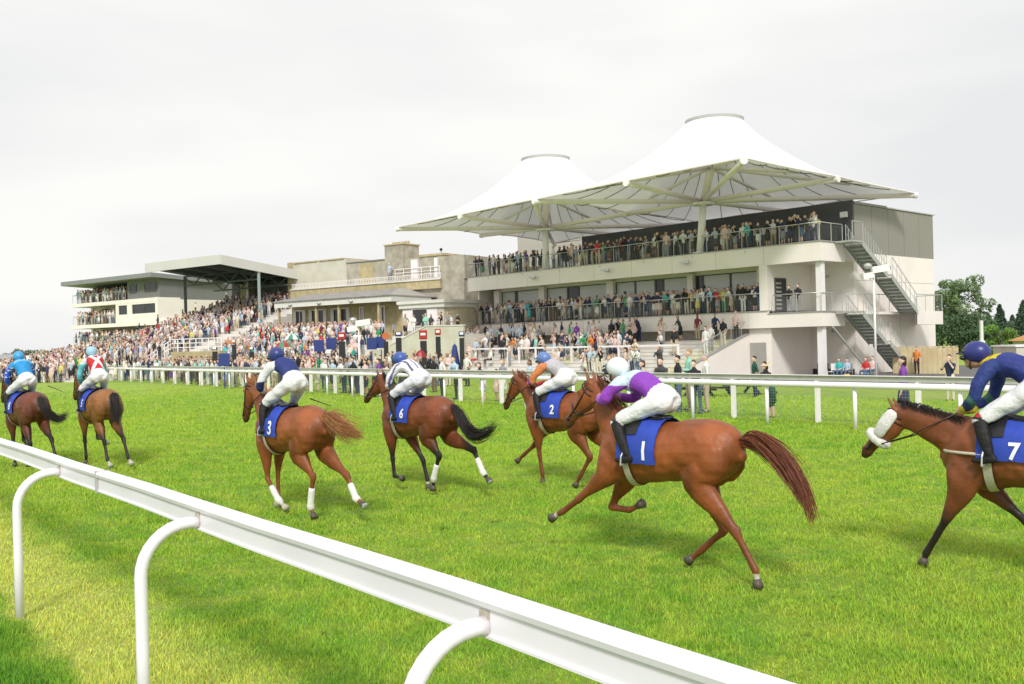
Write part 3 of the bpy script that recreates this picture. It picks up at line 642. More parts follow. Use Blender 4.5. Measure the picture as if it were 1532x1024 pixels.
    MB().fb(F,8.4,9.6,9.5,TB-.61,4,9.6).build('stone_pier',STONE,r2)
    MB().fprism(F,[(-5,1.2),(-5,2.0),(9.5,7.5),(9.5,6.7)],12.2,12.5).build('parapet',STONEG,r2)
    # raked steps
    zr=lambda t: rake(t)
    poly=[(-16,-.4)]; t=-16
    while t<TB-.6: poly+=[(t,rake(t)-.02),(t,rake(t+.8))]; t+=.8
    poly+=[(TB-.6,rake(TB-.6)),(TB-.6,-.4)]
    cl=[poly[0]]
    for p in poly[1:]:
        if abs(p[0]-cl[-1][0])+abs(p[1]-cl[-1][1])>1e-5: cl.append(p)
    MB().fprism(F,cl,-1.5,16).build('raked_terrace',CONC,r2)
def rake(t):
    if t<-16: return -.3
    if t<-4: return -.3+(t+16)/12*2.2
    return min(7.0,1.9+(t+4)/15*4.9)
left_stand()
# ------------------------------------------------------------------ old stone pavilion in the middle
def pavilion():
    F=FM; root=thing('stone_pavilion',F.P(7,3,0),'old honey-stone pavilion with a veranda, white parapet railing and square chimney','building')
    zv=2.75
    MB().fb(F,-1.2,15.,-2.59,8,1.0,zv).build('veranda_floor',STONEP,root)
    # eaves fascia, soffit, pitched roof
    FA=mat('white_eaves',(.76,.75,.70),.6,.08,3)
    MB().fb(F,-.1,14.2,-.02,.1,5.95,6.5).build('eaves_board',FA,root); MB().fb(F,-.12,0,.1,5.2,5.95,6.5).build('eaves_board',FA,root)
    dn=MB()
    for k in range(34): dn.fb(F,.2+k*.41,.4+k*.41,-.035,-.022,6.34,6.4)
    dn.build('eaves_dentil',GREYM,root)
    MB().hexa([F.P(-.2,-.15,6.45),F.P(14.3,-.15,6.45),F.P(14.3,4.5,7.1),F.P(3.0,4.5,7.1),F.P(-.2,-.15,6.52),F.P(14.3,-.15,6.52),F.P(14.3,4.5,7.35),F.P(3.0,4.5,7.35)]).build('veranda_roof',LEAD,root)
    MB().hexa([F.P(-.2,-.14,6.46),F.P(-.2,13,6.3),F.P(3,13,7.0),F.P(3,4.4,7.1),F.P(-.2,-.14,6.53),F.P(-.2,13,6.4),F.P(3,13,7.2),F.P(3,4.4,7.36)]).build('veranda_roof',mat('lead_roof',(.40,.39,.36),.6,.15,1),root)
    # veranda wall with pilasters, french windows
    MB().fb(F,.2,14.1,2.,2.3,zv,6.3).build('veranda_wall',STONE,root)
    for a,b in ((12.2,13.8),(9.5,11.7),(6.6,8.9),(4.9,5.4),(2.4,3.2)):
        f=window(F,root,a,b,1.93,zv+.02,5.75,PANED,1,fm=WHITE,frame=.12)
        if b-a>1.2:
            MB().fb(F,a-.02,a+.38,1.86,1.9,zv+.1,5.7).build('shutter',FA,f); MB().fb(F,b-.38,b+.02,1.86,1.9,zv+.1,5.7).build('shutter',FA,f)
    for s in (14.0,9.1,6.3,1.6): MB().fb(F,s-.1,s+.1,.25,.45,zv,5.98).build('veranda_post',STONE,root)
    for s in (12,8.3,4.4): MB().ball(F.P(s,-.1,6.15),(.22,.18,.12),10,6).build('eaves_lamp',GREYM,root)
    # right bay, flat fascia
    ASH=mat('pale_ashlar',(.70,.64,.48),.85,0,1.6,.3,col2=(.58,.52,.39),bscale=6)
    MB().fb(F,-5.7,-1.3,0.,.2,2.,5.25).build('bay_wall',STONEP,root); MB().fb(F,-5.7,-5.5,.201,4.2,0.,5.25).build('bay_side_wall',ASH,root)
    MB().fb(F,-5.9,-1.1,-.2,4.4,5.251,5.6).build('bay_fascia',FA,root); MB().fb(F,-6.05,-1.0,-.35,4.5,5.601,5.85).build('bay_cornice',FA,root)
    for z in (4.7,4.1,3.5,2.9,2.3): MB().fb(F,-5.706,-5.701,.3,4.1,z,z+.02).build('stone_course',mat('stone_joint',(.45,.40,.29),.9),root)
    window(F,root,-4.05,-2.4,-.05,3.75,5.2,PANED,0,fm=WHITE)
    MB().fb(F,-2.38,-1.4,-.03,-.001,3.4,5.15).build('shutter',WHITE,root); MB().fb(F,-5.0,-4.07,-.03,-.001,3.4,5.15).build('shutter',WHITE,root)
    # upper storey
    MB().fb(F,-.8,18.2,5.6,5.9,7.2,7.95).build('parapet_band',STONE,root)
    MB().fb(F,-.9,18.3,5.5,5.62,7.95,8.06).build('parapet_coping',FA,root)
    MB().fb(F,-3.2,18.2,5.95,9.4,0,7.9).build('upper_floor',STONEG,root)
    MB().fb(F,11.,18.4,6.15,12,7.9,10.6).build('upper_wall',STONEP,root); MB().fb(F,18.41,18.9,5.9,12,3,10.75).build('upper_pier',STONE,root)
    for s in (11.3,14.9): MB().fb(F,s,s+3.3,6.05,12,10.61,10.73).build('upper_coping',STONE,root)
    MB().fb(F,3.9,10.99,6.15,12,7.9,10.15).build('upper_wall',STONEG,root); MB().fb(F,7.6,9.2,6.10,6.14,8.1,10.0).build('stain_panel',STONE,root)
    MB().fb(F,5.98,10.98,6.07,12,10.16,10.26).build('upper_coping',LEAD,root)
    MB().fb(F,3.7,5.95,6.0,8.2,7.9,11.4).build('chimney',STONEG,root); MB().fb(F,3.62,6.03,5.92,8.3,11.41,11.52).build('chimney_coping',STONE,root)
    for k in range(6): MB().tube([F.P(3.9+k*.37,7,11.52),F.P(3.9+k*.37,7,11.8)],.11,8).build('chimney_pot',STONE,root)
    MB().fb(F,-.75,3.69,6.15,12,7.9,10.1).build('upper_wall',STONEG,root); MB().fb(F,-.85,1.9,6.05,12.1,10.105,10.3).build('upper_coping',STONE,root)
    MB().fb(F,-3.3,-.76,5.95,12,7.9,9.95).build('upper_wall',STONEG,root)
    for a in (2.0,-.3): MB().fb(F,a,a+.75 if a>1 else a+.35,5.9,6.13,8.06,9.9).build('white_panel',WHITE,root)
    MB().tube([F.P(-.3,6.5,7.9),F.P(-.3,6.5,10.6)],.03,6).build('aerial',BLACK,root); MB().ball(F.P(-.3,6.5,10.65),.14,8,6).build('aerial_head',BLACK,root)
    # white ironwork parapet
    rl=MB()
    for k in range(95): s=-1.0+k*.2; rl.bar(F.P(s,5.56,8.06),F.P(s+.12,5.56,8.5),.025); rl.bar(F.P(s+.12,5.56,8.06),F.P(s,5.56,8.5),.025)
    rl.bar(F.P(-1,5.56,8.52),F.P(18,5.56,8.52),.05); rl.build('ironwork_railing',WHITE,root)
    br=MB(); br.bar(F.P(-.7,5.8,9.15),F.P(4.6,5.8,9.15),.06); br.bar(F.P(-.7,5.8,8.8),F.P(4.6,5.8,8.8),.05)
    for k in range(6): br.bar(F.P(-.65+k*1.04,5.8,8.06),F.P(-.65+k*1.04,5.8,9.15),.05)
    br.build('roof_railing',WHITE,root)
    # plant room box to the right behind
    bx=thing('plant_room',F.P(-6,15,0),'plain taupe rooftop plant room between the stone pavilion and the modern grandstand','building')
    MB().fb(F,-10.5,-2.,16,22,0,12.4).build('wall',mat('taupe_box',(.46,.44,.38),.7,.04,.5),bx); MB().fb(F,-10.6,-1.9,15.9,22.1,12.41,12.55).build('roof_edge',EDGE,bx)
    MB().fb(F,-9.5,-3.9,9.6,9.9,0,8.8).build('link_wall',STONEG,bx)
    # terrace in front of the pavilion, retaining walls, white rails, steps
    tr=thing('pavilion_terrace',F.P(8,-5,0),'pale raised terrace with white rails in front of the old stone pavilion','terrace')
    poly=[(-9,-.4)]
    for k in range(8): t=-9+k*.8; poly+=[(t,pav(t)-.01 if k else -.3),(t,pav(t+.8))]
    poly+=[(-2.6,2.7),(-2.6,-.4)]
    cl=[poly[0]]
    for p in poly[1:]:
        if abs(p[0]-cl[-1][0])+abs(p[1]-cl[-1][1])>1e-5: cl.append(p)
    MB().fprism(F,cl,-2.55,15).build('steps',CONC,tr)
    MB().fpoly(F,[(-2.4,-.4),(-2.4,2.2),(-6.3,3.65),(-9.9,3.6),(-9.9,-.4)],-2.95,-2.75).build('retaining_wall',STONEP,tr); MB().fb(F,-9.8,-2.6,-2.74,-.01,-.4,3.0).build('landing_floor',CONC,tr)
    MB().fpoly(F,[(-2.38,2.21),(-2.38,2.3),(-6.3,3.75),(-9.95,3.70),(-9.95,3.61),(-6.3,3.66)],-3.0,-2.7).build('coping',CONC,tr)
    MB().fb(F,9.5,16,-9.8,-9.4,-.4,2.2).build('retaining_wall',STONE,tr)
    for (s0,z0,s1,z1) in ((9.5,2.2,16,2.2),(16,2.2,20,.6)):
        b=MB(); 
        for h_ in (.35,.7,1.05): b.bar(F.P(s0,-9.7,z0+h_),F.P(s1,-9.7,z1+h_),.07)
        for k in range(9): q=k/8; b.bar(F.P(s0+(s1-s0)*q,-9.7,z0+(z1-z0)*q),F.P(s0+(s1-s0)*q,-9.7,z0+(z1-z0)*q+1.05),.07)
        b.build('white_rail',WHITE,tr)
def pav(t):
    if t<-9: return -.3
    if t<-2.6: return -.3+(t+9)/6.4*3.05
    return 2.75
pavilion()
# ------------------------------------------------------------------ horses
COAT=mat('horse_coat',(.2,.07,.03),.46,.34,5.5,.22,attr='Col',spec=.40,bscale=26,detail=8)
HAIRS={}
def hairmat(name,c): return mat(name,c,.55,.3,30)
HOOF=mat('hoof_horn',(.10,.08,.06),.5,.3,20); LEATH=mat('dark_leather',(.035,.018,.012),.4,.2,20); BANDW=mat('white_bandage',(.78,.77,.73),.85,.1,14,.2); WEB=mat('pale_girth_web',(.58,.53,.44),.8,.1,20); GLOSS=mat('wet_eye',(.01,.008,.006),.08); SADB=mat('black_saddle',(.015,.015,.017),.35,.1,10); FLEECE=mat('white_fleece',(.80,.79,.76),.95,.08,25,.6,bscale=70); CLOTHB=mat('blue_number_cloth',(.030,.075,.50),.75,.25,6,.2,bscale=40); NUMW=mat('white_number',(.85,.86,.88),.7,.05)
TRUNK=[(-.86,1.20,.07,.07),(-.80,1.22,.19,.15),(-.70,1.235,.27,.225),(-.55,1.245,.305,.275),(-.38,1.24,.31,.285),(-.15,1.215,.30,.275),(.08,1.195,.315,.275),(.28,1.195,.345,.265),(.44,1.19,.375,.235),(.58,1.17,.355,.215),(.70,1.15,.29,.19),(.80,1.14,.18,.13),(.86,1.15,.07,.06)]
def trunk_at(x):
    T=np.array(TRUNK); return [float(np.interp(x,T[:,0],T[:,i])) for i in (1,2,3)]
def skin_y(x,z,off=.0):
    zc,hh,hw=trunk_at(x); q=1-((z-zc)/hh)**2
    return hw*math.sqrt(max(q,.0))+off
def make_horse(P):
    sx=P.get('sx',1.); S=P.get('S',.96)
    B=Body()
    B.loft([(x,0,z,w,h) for x,z,h,w in TRUNK],'trunk',18,2)
    for s in (1,-1):   # muscle masses
        B.ball((-.60,s*.14,1.17),(.21,.13,.25),'trunk'); B.ball((-.42,s*.15,1.33),(.22,.13,.16),'trunk'); B.ball((.52,s*.12,1.12),(.17,.10,.26),'trunk'); B.ball((.66,s*.08,1.10),(.12,.09,.16),'trunk')
    B.ball((.40,0,1.50),(.22,.05,.07),'trunk')
    poll=P['poll']; muz=P['muz']; px,pz=poll; mx_,mz=muz
    bx,bz=.60,1.28
    nx,nz=px-bx,pz-bz; ln=math.hypot(nx,nz); ux,uz=nx/ln,nz/ln; ox,oz=uz,-ux     # o: throat side
    hy=P.get('hy',0.)
    sec=[]
    for t,rl,rp,sag in ((-.18,.15,.28,0.0),(.12,.125,.245,.0),(.38,.098,.195,.015),(.65,.08,.15,.01),(.88,.072,.125,-.02),(1.0,.07,.11,-.035)):
        sec.append((bx+nx*t-ox*sag,hy*max(0,t)**2*.5,bz+nz*t-oz*sag,rl,rp))
    B.loft(sec,'neck',16,3)
    hx,hz=mx_-px,mz-pz; hl=math.hypot(hx,hz); k=.60/hl; hx*=k; hz*=k; fx,fz=hx/.6,hz/.6; qx,qz=fz,-fx   # q points to the jaw or the forehead
    if qx*1+qz*0>0: qx,qz=-qx,-qz                                    # q: jaw side (backwards)
    hs=[]
    for t,rl,rp,o in ((-.06,.05,.06,.0),(.06,.078,.10,.015),(.2,.088,.125,.03),(.36,.082,.125,.03),(.52,.062,.095,.018),(.68,.050,.072,.008),(.82,.048,.062,.006),(.94,.052,.058,.010),(1.02,.040,.042,.01)):
        hs.append((px+hx*t+qx*o,hy*.5+P.get('turn',0)*t,pz+hz*t+qz*o,rl,rp))
    B.loft(hs,'head',16,3)
    for s in (1,-1):
        # nostril rims, cheek bone, ears
        B.ball((px+hx*.9+qx*-.03,hy*.5+P.get('turn',0)*.9+s*.035,pz+hz*.9+qz*-.03),(.028,.018,.028),'head')
        B.ball((px+hx*.24-qx*.045,hy*.5+s*.062,pz+hz*.24-qz*.045),(.04,.028,.035),'head')
        B.loft([(px-ux*.0,hy*.5+s*.045,pz+.02,.028,.024),(px+ux*.06-.01,hy*.5+s*.055,pz+.09,.03,.018),(px+ux*.09,hy*.5+s*.058,pz+.165,.008,.008)],'head',8,2)
    legs=P['legs']; feet=[]
    for name,J in legs.items():
        s=1 if name[1]=='L' else -1; hind=name[0]=='h'
        if hind:
            st,hk,ft,hf=J; y=s*.135
            B.loft([(-.52,s*.12,1.22,.125,.24),((-.52+st[0])/2,s*.14,(1.22+st[1])/2,.125,.225),(st[0],s*.15,st[1],.105,.165),(st[0]*.6+hk[0]*.4,y,st[1]*.6+hk[1]*.4,.076,.112),(st[0]*.2+hk[0]*.8,y,st[1]*.2+hk[1]*.8,.043,.062),(hk[0],y,hk[1],.043,.060),(hk[0]*.8+ft[0]*.2,y,hk[1]*.8+ft[1]*.2,.032,.040)],'h_up_'+name,12,3)
            B.ball((hk[0]-.03,y,hk[1]+.03),(.03,.024,.045),'h_up_'+name)
            J2=[hk,ft,hf]
        else:
            el,kn,ft,hf=J; y=s*.125
            B.loft([(.56,s*.10,1.16,.10,.22),((.56+el[0])/2,s*.13,(1.16+el[1])/2,.105,.19),(el[0],s*.135,el[1],.09,.135),(el[0]*.6+kn[0]*.4,y,el[1]*.6+kn[1]*.4,.062,.084),(el[0]*.2+kn[0]*.8,y,el[1]*.2+kn[1]*.8,.038,.044),(kn[0],y,kn[1],.040,.044),(kn[0]*.8+ft[0]*.2,y,kn[1]*.8+ft[1]*.2,.030,.034)],'f_up_'+name,12,3)
            J2=[kn,ft,hf]
        a,b,c=J2
        B.loft([(a[0],y,a[1],.036,.042),(a[0]*.7+b[0]*.3,y,a[1]*.7+b[1]*.3,.029,.039),(a[0]*.25+b[0]*.75,y,a[1]*.25+b[1]*.75,.029,.038),(b[0],y,b[1],.036,.042)],'low_'+name,10,2)
        B.loft([(b[0],y,b[1],.035,.040),(b[0]*.5+c[0]*.5,y,b[1]*.5+c[1]*.5,.027,.030),(c[0]*.85+b[0]*.15,y,c[1]*.85+b[1]*.15,.036,.038)],'past_'+name,10,2)
        feet.append((name,y,a,b,c))
    me=B.mesh(.0135,5,.5)
    co_=coords(me); tg=B.tags(co_)
    nr=np.empty(len(co_)*3); me.vertices.foreach_get('normal',nr); nr=nr.reshape(-1,3); x_,y_,z_=co_.T
    big=np.array([t in('trunk','neck') or '_up_' in t for t in tg]); fl_=np.clip(1-np.abs(x_-.02)/.42,0,1)*np.clip(1-np.abs(z_-1.12)/.25,0,1)*(tg=='trunk')
    wv=.0045*np.sin(9*x_+5*z_+P['seed'])*np.sin(11*z_-6*x_)+.003*np.sin(23*x_-17*z_+2*np.sin(9*z_))+.0045*fl_*np.sin(62*x_+9*z_)
    vn=.0035*np.exp(-((np.sin(7*x_+3*z_+.6*np.sin(17*z_)))**2)/.006)*np.array([('_up_' in t) or t=='head' for t in tg]); wv=wv+vn
    nk=(tg=='neck')*.004*np.sin(30*(z_-x_*.6)+3*np.sin(6*x_))
    co_=co_+nr*(wv*big+nk)[:,None]; me.vertices.foreach_set('co',co_.ravel()); me.update()
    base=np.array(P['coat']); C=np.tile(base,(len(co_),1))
    # coat tones and painted shading: darker back and limbs, lighter flank
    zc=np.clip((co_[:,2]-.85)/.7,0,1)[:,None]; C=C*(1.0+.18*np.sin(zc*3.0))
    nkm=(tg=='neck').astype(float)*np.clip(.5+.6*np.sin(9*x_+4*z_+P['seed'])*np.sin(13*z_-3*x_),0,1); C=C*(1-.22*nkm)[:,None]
    gro=np.exp(-((x_+.42)**2+(z_-.95)**2)/.02)+np.exp(-((x_-.40)**2+(z_-.90)**2)/.012)+.8*np.exp(-((x_+.80)**2/.006+(z_-1.05)**2/.05)); C=C*(1-.38*np.clip(gro,0,1))[:,None]  # shade painted into flank and elbow folds, dark patch between the hind legs
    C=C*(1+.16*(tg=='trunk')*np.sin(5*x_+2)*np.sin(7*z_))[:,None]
    low=np.array([t.startswith('low') or t.startswith('past') for t in tg])
    dark=np.array(P.get('points',P['coat']))
    kz={n[0]:None for n in feet}
    for n,y,a,b,c in feet:
        up=np.array([t in ('h_up_'+n,'f_up_'+n) for t in tg]); 
        d=np.linalg.norm(co_-np.array([a[0],y,a[1]]),axis=1); w_=np.clip((.30-d)/.22,0,1)*up
        C=C*(1-w_[:,None])+dark*w_[:,None]
        m=np.array([t in ('low_'+n,'past_'+n) for t in tg]); C[m]=dark
        sk=P.get('socks',{}).get(n,0)
        if sk:
            if sk>=2: m2=np.array([t=='past_'+n for t in tg]); C[m2]=(.66,.62,.55)
            else:
                m2=np.array([t=='past_'+n for t in tg])&(np.linalg.norm(co_-np.array([c[0],y,c[1]]),axis=1)<.11); C[m2]=(.6,.56,.5)
    hd=tg=='head'; q=np.clip(((co_-np.array([px,hy*.5,pz]))@np.array([fx,0,fz])-.36)/.2,0,1)*hd; muzc=np.array(P.get('muzcol',(.03,.02,.018))); C=C*(1-q[:,None]*.8)+muzc*q[:,None]*.8
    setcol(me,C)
    yaw=R(P['head']+90); o=P['pos']
    root=bpy.data.objects.new('racehorse',None); COL.objects.link(root); root.location=(o[0],o[1],P.get('lift',0)); root.rotation_euler=(0,0,yaw); root.scale=(S,S,S)
    LOCALP.add(root.name); prop(root,P['label'],'horse','racehorses galloping along the turf')
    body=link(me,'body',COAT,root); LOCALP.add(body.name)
    def sub(mb,n,m,par=root,smooth=True):
        ob=mb.build(n,m,None,smooth=smooth); ob.parent=par; return ob
    for n,y,a,b,c in feet:
        d=Vector((c[0]-b[0],0,c[1]-b[1])).normalized(); c3=Vector((c[0],y,c[1]))
        sole=P.get('sole',{}).get(n)
        hb=MB().tube([c3-d*.06,c3-d*.02,c3+d*.025],[.036,.046,.054],14); sub(hb,'hoof',HOOF if n not in P.get('palehoof',()) else mat('pale_horn',(.55,.49,.38),.6,.2,20))
        if sole: sub(MB().tube([c3+d*.0255,c3+d*.032],[.053,.052],14),'horseshoe',SILVER)
        if n in P.get('bandage',()):
            A=Vector((a[0],y,a[1])); Bq=Vector((b[0],y,b[1])); sub(MB().tube([A*.62+Bq*.38,A*.5+Bq*.5,A*.1+Bq*.9,Bq,Bq*.6+c3*.4],[.040,.045,.045,.053,.044],12),'leg_bandage',BANDW)
    # eyes
    for s in (1,-1):
        e=(px+hx*.25-qx*.058,hy*.5+P.get('turn',0)*.25+s*.074,pz+hz*.25-qz*.058); sub(MB().ball(e,(.018,.012,.018),10,8),'eye',GLOSS)
    # mane
    hm=hairmat('mane_'+P['hairname'],P['hair']); mn=MB(); rr=random.Random(P['seed'])
    for k in range(240):
        t=rr.uniform(.05,1.05); cx_=bx+nx*t-ox*(.20*(1-t)+.11*t)*.93; cz=bz+nz*t-oz*(.20*(1-t)+.11*t)*.93; y=hy*.5*t*t+rr.uniform(-.02,.02)
        l=rr.uniform(.10,.17); side=rr.choice((1,1,-1)); fl=rr.uniform(.3,1)
        mn.tube([(cx_,y,cz),(cx_-l*.45*fl,y+side*.04,cz+.035),(cx_-l*fl,y+side*.075,cz-.03*l/.1)],[.005,.0045,.0015],4,False)
    sub(mn,'mane',hm)
    # tail: dock then streaming strands
    tp=P['tail']; tl=MB(); T=[Vector((q[0],(q[2] if len(q)>2 else 0),q[1])) for q in tp]; path=[Vector(v) for v in catmull([tuple(v) for v in T],6)]
    n=len(path)
    for k in range(430):
        r0=rr.uniform(0,.035); a=rr.uniform(0,6.28); off=Vector((0,math.cos(a),math.sin(a))); end=int(n*rr.uniform(.62,1.0)); spread=rr.uniform(.1,1)**1.2*P.get('spread',.11)*(1.5 if k%9==0 else 1); st=int(n*rr.uniform(0,.35)) if k>60 else 0
        w1=rr.uniform(-1,1)*.03; pts=[]; rs=[]
        for i in range(st,max(end,st+3)):
            if i>=n: break
            u=i/(n-1); w_=math.sin(min(1,u*1.15)*math.pi*.72)+.5*u*math.sin(a*5+u*4)
            pts.append(path[i]+off*(r0+spread*w_*.62)+Vector((0,math.sin(u*7+a)*w1*.6,math.cos(u*6+a*2)*w1))); rs.append(.0048*(1-.8*(i-st)/max(1,end-st)))
        if len(pts)>2: tl.tube(pts,rs,4,False)
    tt=sub(tl,'tail',hm); dk_=MB().tube([path[0]+Vector((.08,0,0))]+path[:n//2],[.05]+[.045-.035*i/(n//2) for i in range(n//2)],10); sub(dk_,'dock',mat('dock_'+P['hairname'],tuple(.8*c for c in P['hair']),.6,.2,20),tt)
    # tack: saddle cloth, number, saddle, girth, bridle, reins
    def drape(x0,x1,zl,off,nx_=10,na=14,taper=0):
        vs=[]
        for i in range(nx_+1):
            x=x0+(x1-x0)*i/nx_; zc,hh,hw=trunk_at(x); zlow=zl+taper*(1-i/nx_)
            amax=math.acos(max(-1,min(1,(zlow-zc)/hh)))
            for j in range(na+1):
                a=-amax+2*amax*j/na; vs.append((x,(hw+off)*math.sin(a),zc+(hh+off)*math.cos(a)+.004*math.sin(i*1.9+j)))
        return vs,[(i*(na+1)+j,i*(na+1)+j+1,(i+1)*(na+1)+j+1,(i+1)*(na+1)+j) for i in range(nx_) for j in range(na)]
    c0,c1=P.get('cloth',(-.12,.38)); zl=P.get('clothz',1.13)
    cb=MB(); v,f=drape(c0,c1,zl,.030); n0=len(v); v2,_=drape(c0,c1,zl,.022); cb.add(v,f); cb.add(v2,[tuple(reversed(q)) for q in f])
    cloth=sub(cb,'saddle_cloth',CLOTHB)
    if P.get('num'):
        cu=bpy.data.curves.new('num','FONT'); cu.body=P['num']; cu.size=P.get('nsize',.24); cu.extrude=.0; cu.align_x='CENTER'; cu.offset=.006
        to=bpy.data.objects.new('num',cu); COL.objects.link(to); dg=bpy.context.evaluated_depsgraph_get(); tm=bpy.data.meshes.new_from_object(to.evaluated_get(dg)); bpy.data.objects.remove(to)
        bm=bmesh.new(); bm.from_mesh(tm); bmesh.ops.subdivide_edges(bm,edges=bm.edges,cuts=1); bmesh.ops.triangulate(bm,faces=bm.faces)
        cxn=P.get('numx',c0+.16); zb_=P.get('numz',zl+.04)
        for s in (1,-1):
            b2=bm.copy()
            for vtx in b2.verts:
                x=cxn-s*vtx.co.x; z=zb_+vtx.co.y*1.0; vtx.co=(x,s*(skin_y(x,z)+.040),z)
            m3=bpy.data.meshes.new('number'); b2.to_mesh(m3); b2.free(); link(m3,'number',NUMW,cloth)
        bm.free()
    gb=MB()
    for gx in (.36,):
        vs=[]; na=26; zc,hh,hw=trunk_at(gx)
        for i in range(3):
            x=gx+(i-1)*.045
            zc,hh,hw=trunk_at(x)
            for j in range(na): a=2*math.pi*j/na; vs.append((x+.10*math.cos(a)*0,(hw+.014)*math.sin(a),zc+(hh+.014)*math.cos(a)))
        gb.add(vs,[(i*na+j,i*na+(j+1)%na,(i+1)*na+(j+1)%na,(i+1)*na+j) for i in range(2) for j in range(na)])
    sub(gb,'girth',P.get('girthm',WEB))
    sd=Body(); sd.loft([(-.02,0,1.545,.10,.03),(.10,0,1.53,.12,.035),(.26,0,1.55,.09,.04),(.36,0,1.60,.06,.03)],'s',10,3)
    sm=sd.mesh(.012,3); sd_=link(sm,'saddle',SADB,root)
    fl=MB(); v,f=drape(.20,.38,1.36,.042,6,12); fl.add(v,f); sub(fl,'saddle_flap',SADB,sd_)
    br=MB(); up_=lambda t,s,o: (px+hx*t+qx*o,hy*.5+P.get('turn',0)*t+s,pz+hz*t+qz*o)
    def hoop(t,rl,rp,o,r=.009,t2=None):
        pts=[]
        for j in range(17):
            a=2*math.pi*j/16; tt_=t+((t2-t)*(.5-.5*math.cos(a)) if t2 is not None else 0)
            pts.append((px+hx*tt_+qx*(o+rp*math.cos(a)),hy*.5+P.get('turn',0)*tt_+rl*math.sin(a),pz+hz*tt_+qz*(o+rp*math.cos(a))))
        br.tube(pts,r,5,False)
    hoop(.60,.064,.094,.014); hoop(.02,.085,.112,.012,t2=.06); hoop(.12,.093,.122,.02)
    for s in (1,-1):
        br.tube([up_(.04,s*.085,.0),up_(.3,s*.093,.02),up_(.6,s*.066,.01),up_(.84,s*.056,.0)],.008,5)
        br.ball(up_(.84,s*.058,.0),(.022,.008,.022),8,5)
    bo=sub(br,'bridle',LEATH)
    hd_=P['hands']
    rn=MB()
    for s in (1,-1):
        a=Vector(up_(.84,s*.062,.0)); b=Vector((hd_[0]/S,s*.07,hd_[1]/S)); m_=(a+b)/2+Vector((0,s*.07,-.05)); rn.tube([a,m_,b],.007,5)
    sub(rn,'reins',LEATH,bo)
    if P.get('breast'): 
        bs=MB(); bs.tube([(.36,s*(skin_y(.36,1.2)+.015),1.2) if k==0 else None for k,s in ((0,1),)]+[(.62,.215,1.2),(.78,.15,1.2),(.875,0,1.2),(.78,-.15,1.2),(.62,-.215,1.2),(.36,-(skin_y(.36,1.2)+.015),1.2)],.016,6); sub(bs,'breastplate',WEB)
    if P.get('fleece'):
        nb=MB(); pts=[]; 
        nbp=Body(); nbp.loft([up_(.56,0,-.085)+(.06,.055),up_(.66,0,-.085)+(.065,.06)],'f',10,1)
        fm_=Body()
        for j in range(12):
            a=2*math.pi*j/12; fm_.ball((px+hx*.60+qx*(.012+.10*math.cos(a)),hy*.5+.078*math.sin(a),pz+hz*.60+qz*(.012+.10*math.cos(a))),(.052,.042,.052),'f')
        link(fm_.mesh(.012,3),'fleece_noseband',FLEECE,bo)
        for s in (1,-1):
            ck=Body(); ck.loft([up_(.04,s*.092,-.01)+(.028,.07),up_(.28,s*.108,.0)+(.034,.075),up_(.48,s*.09,.01)+(.03,.06)],'f',10,2); link(ck.mesh(.012,3),'fleece_cheekpiece',FLEECE,bo)
    return root
SILK=mat('jockey_cloth',(.5,.5,.5),.62,.10,9,.9,attr='Col',bscale=17,spec=.3)
SKINC=(.56,.31,.21)
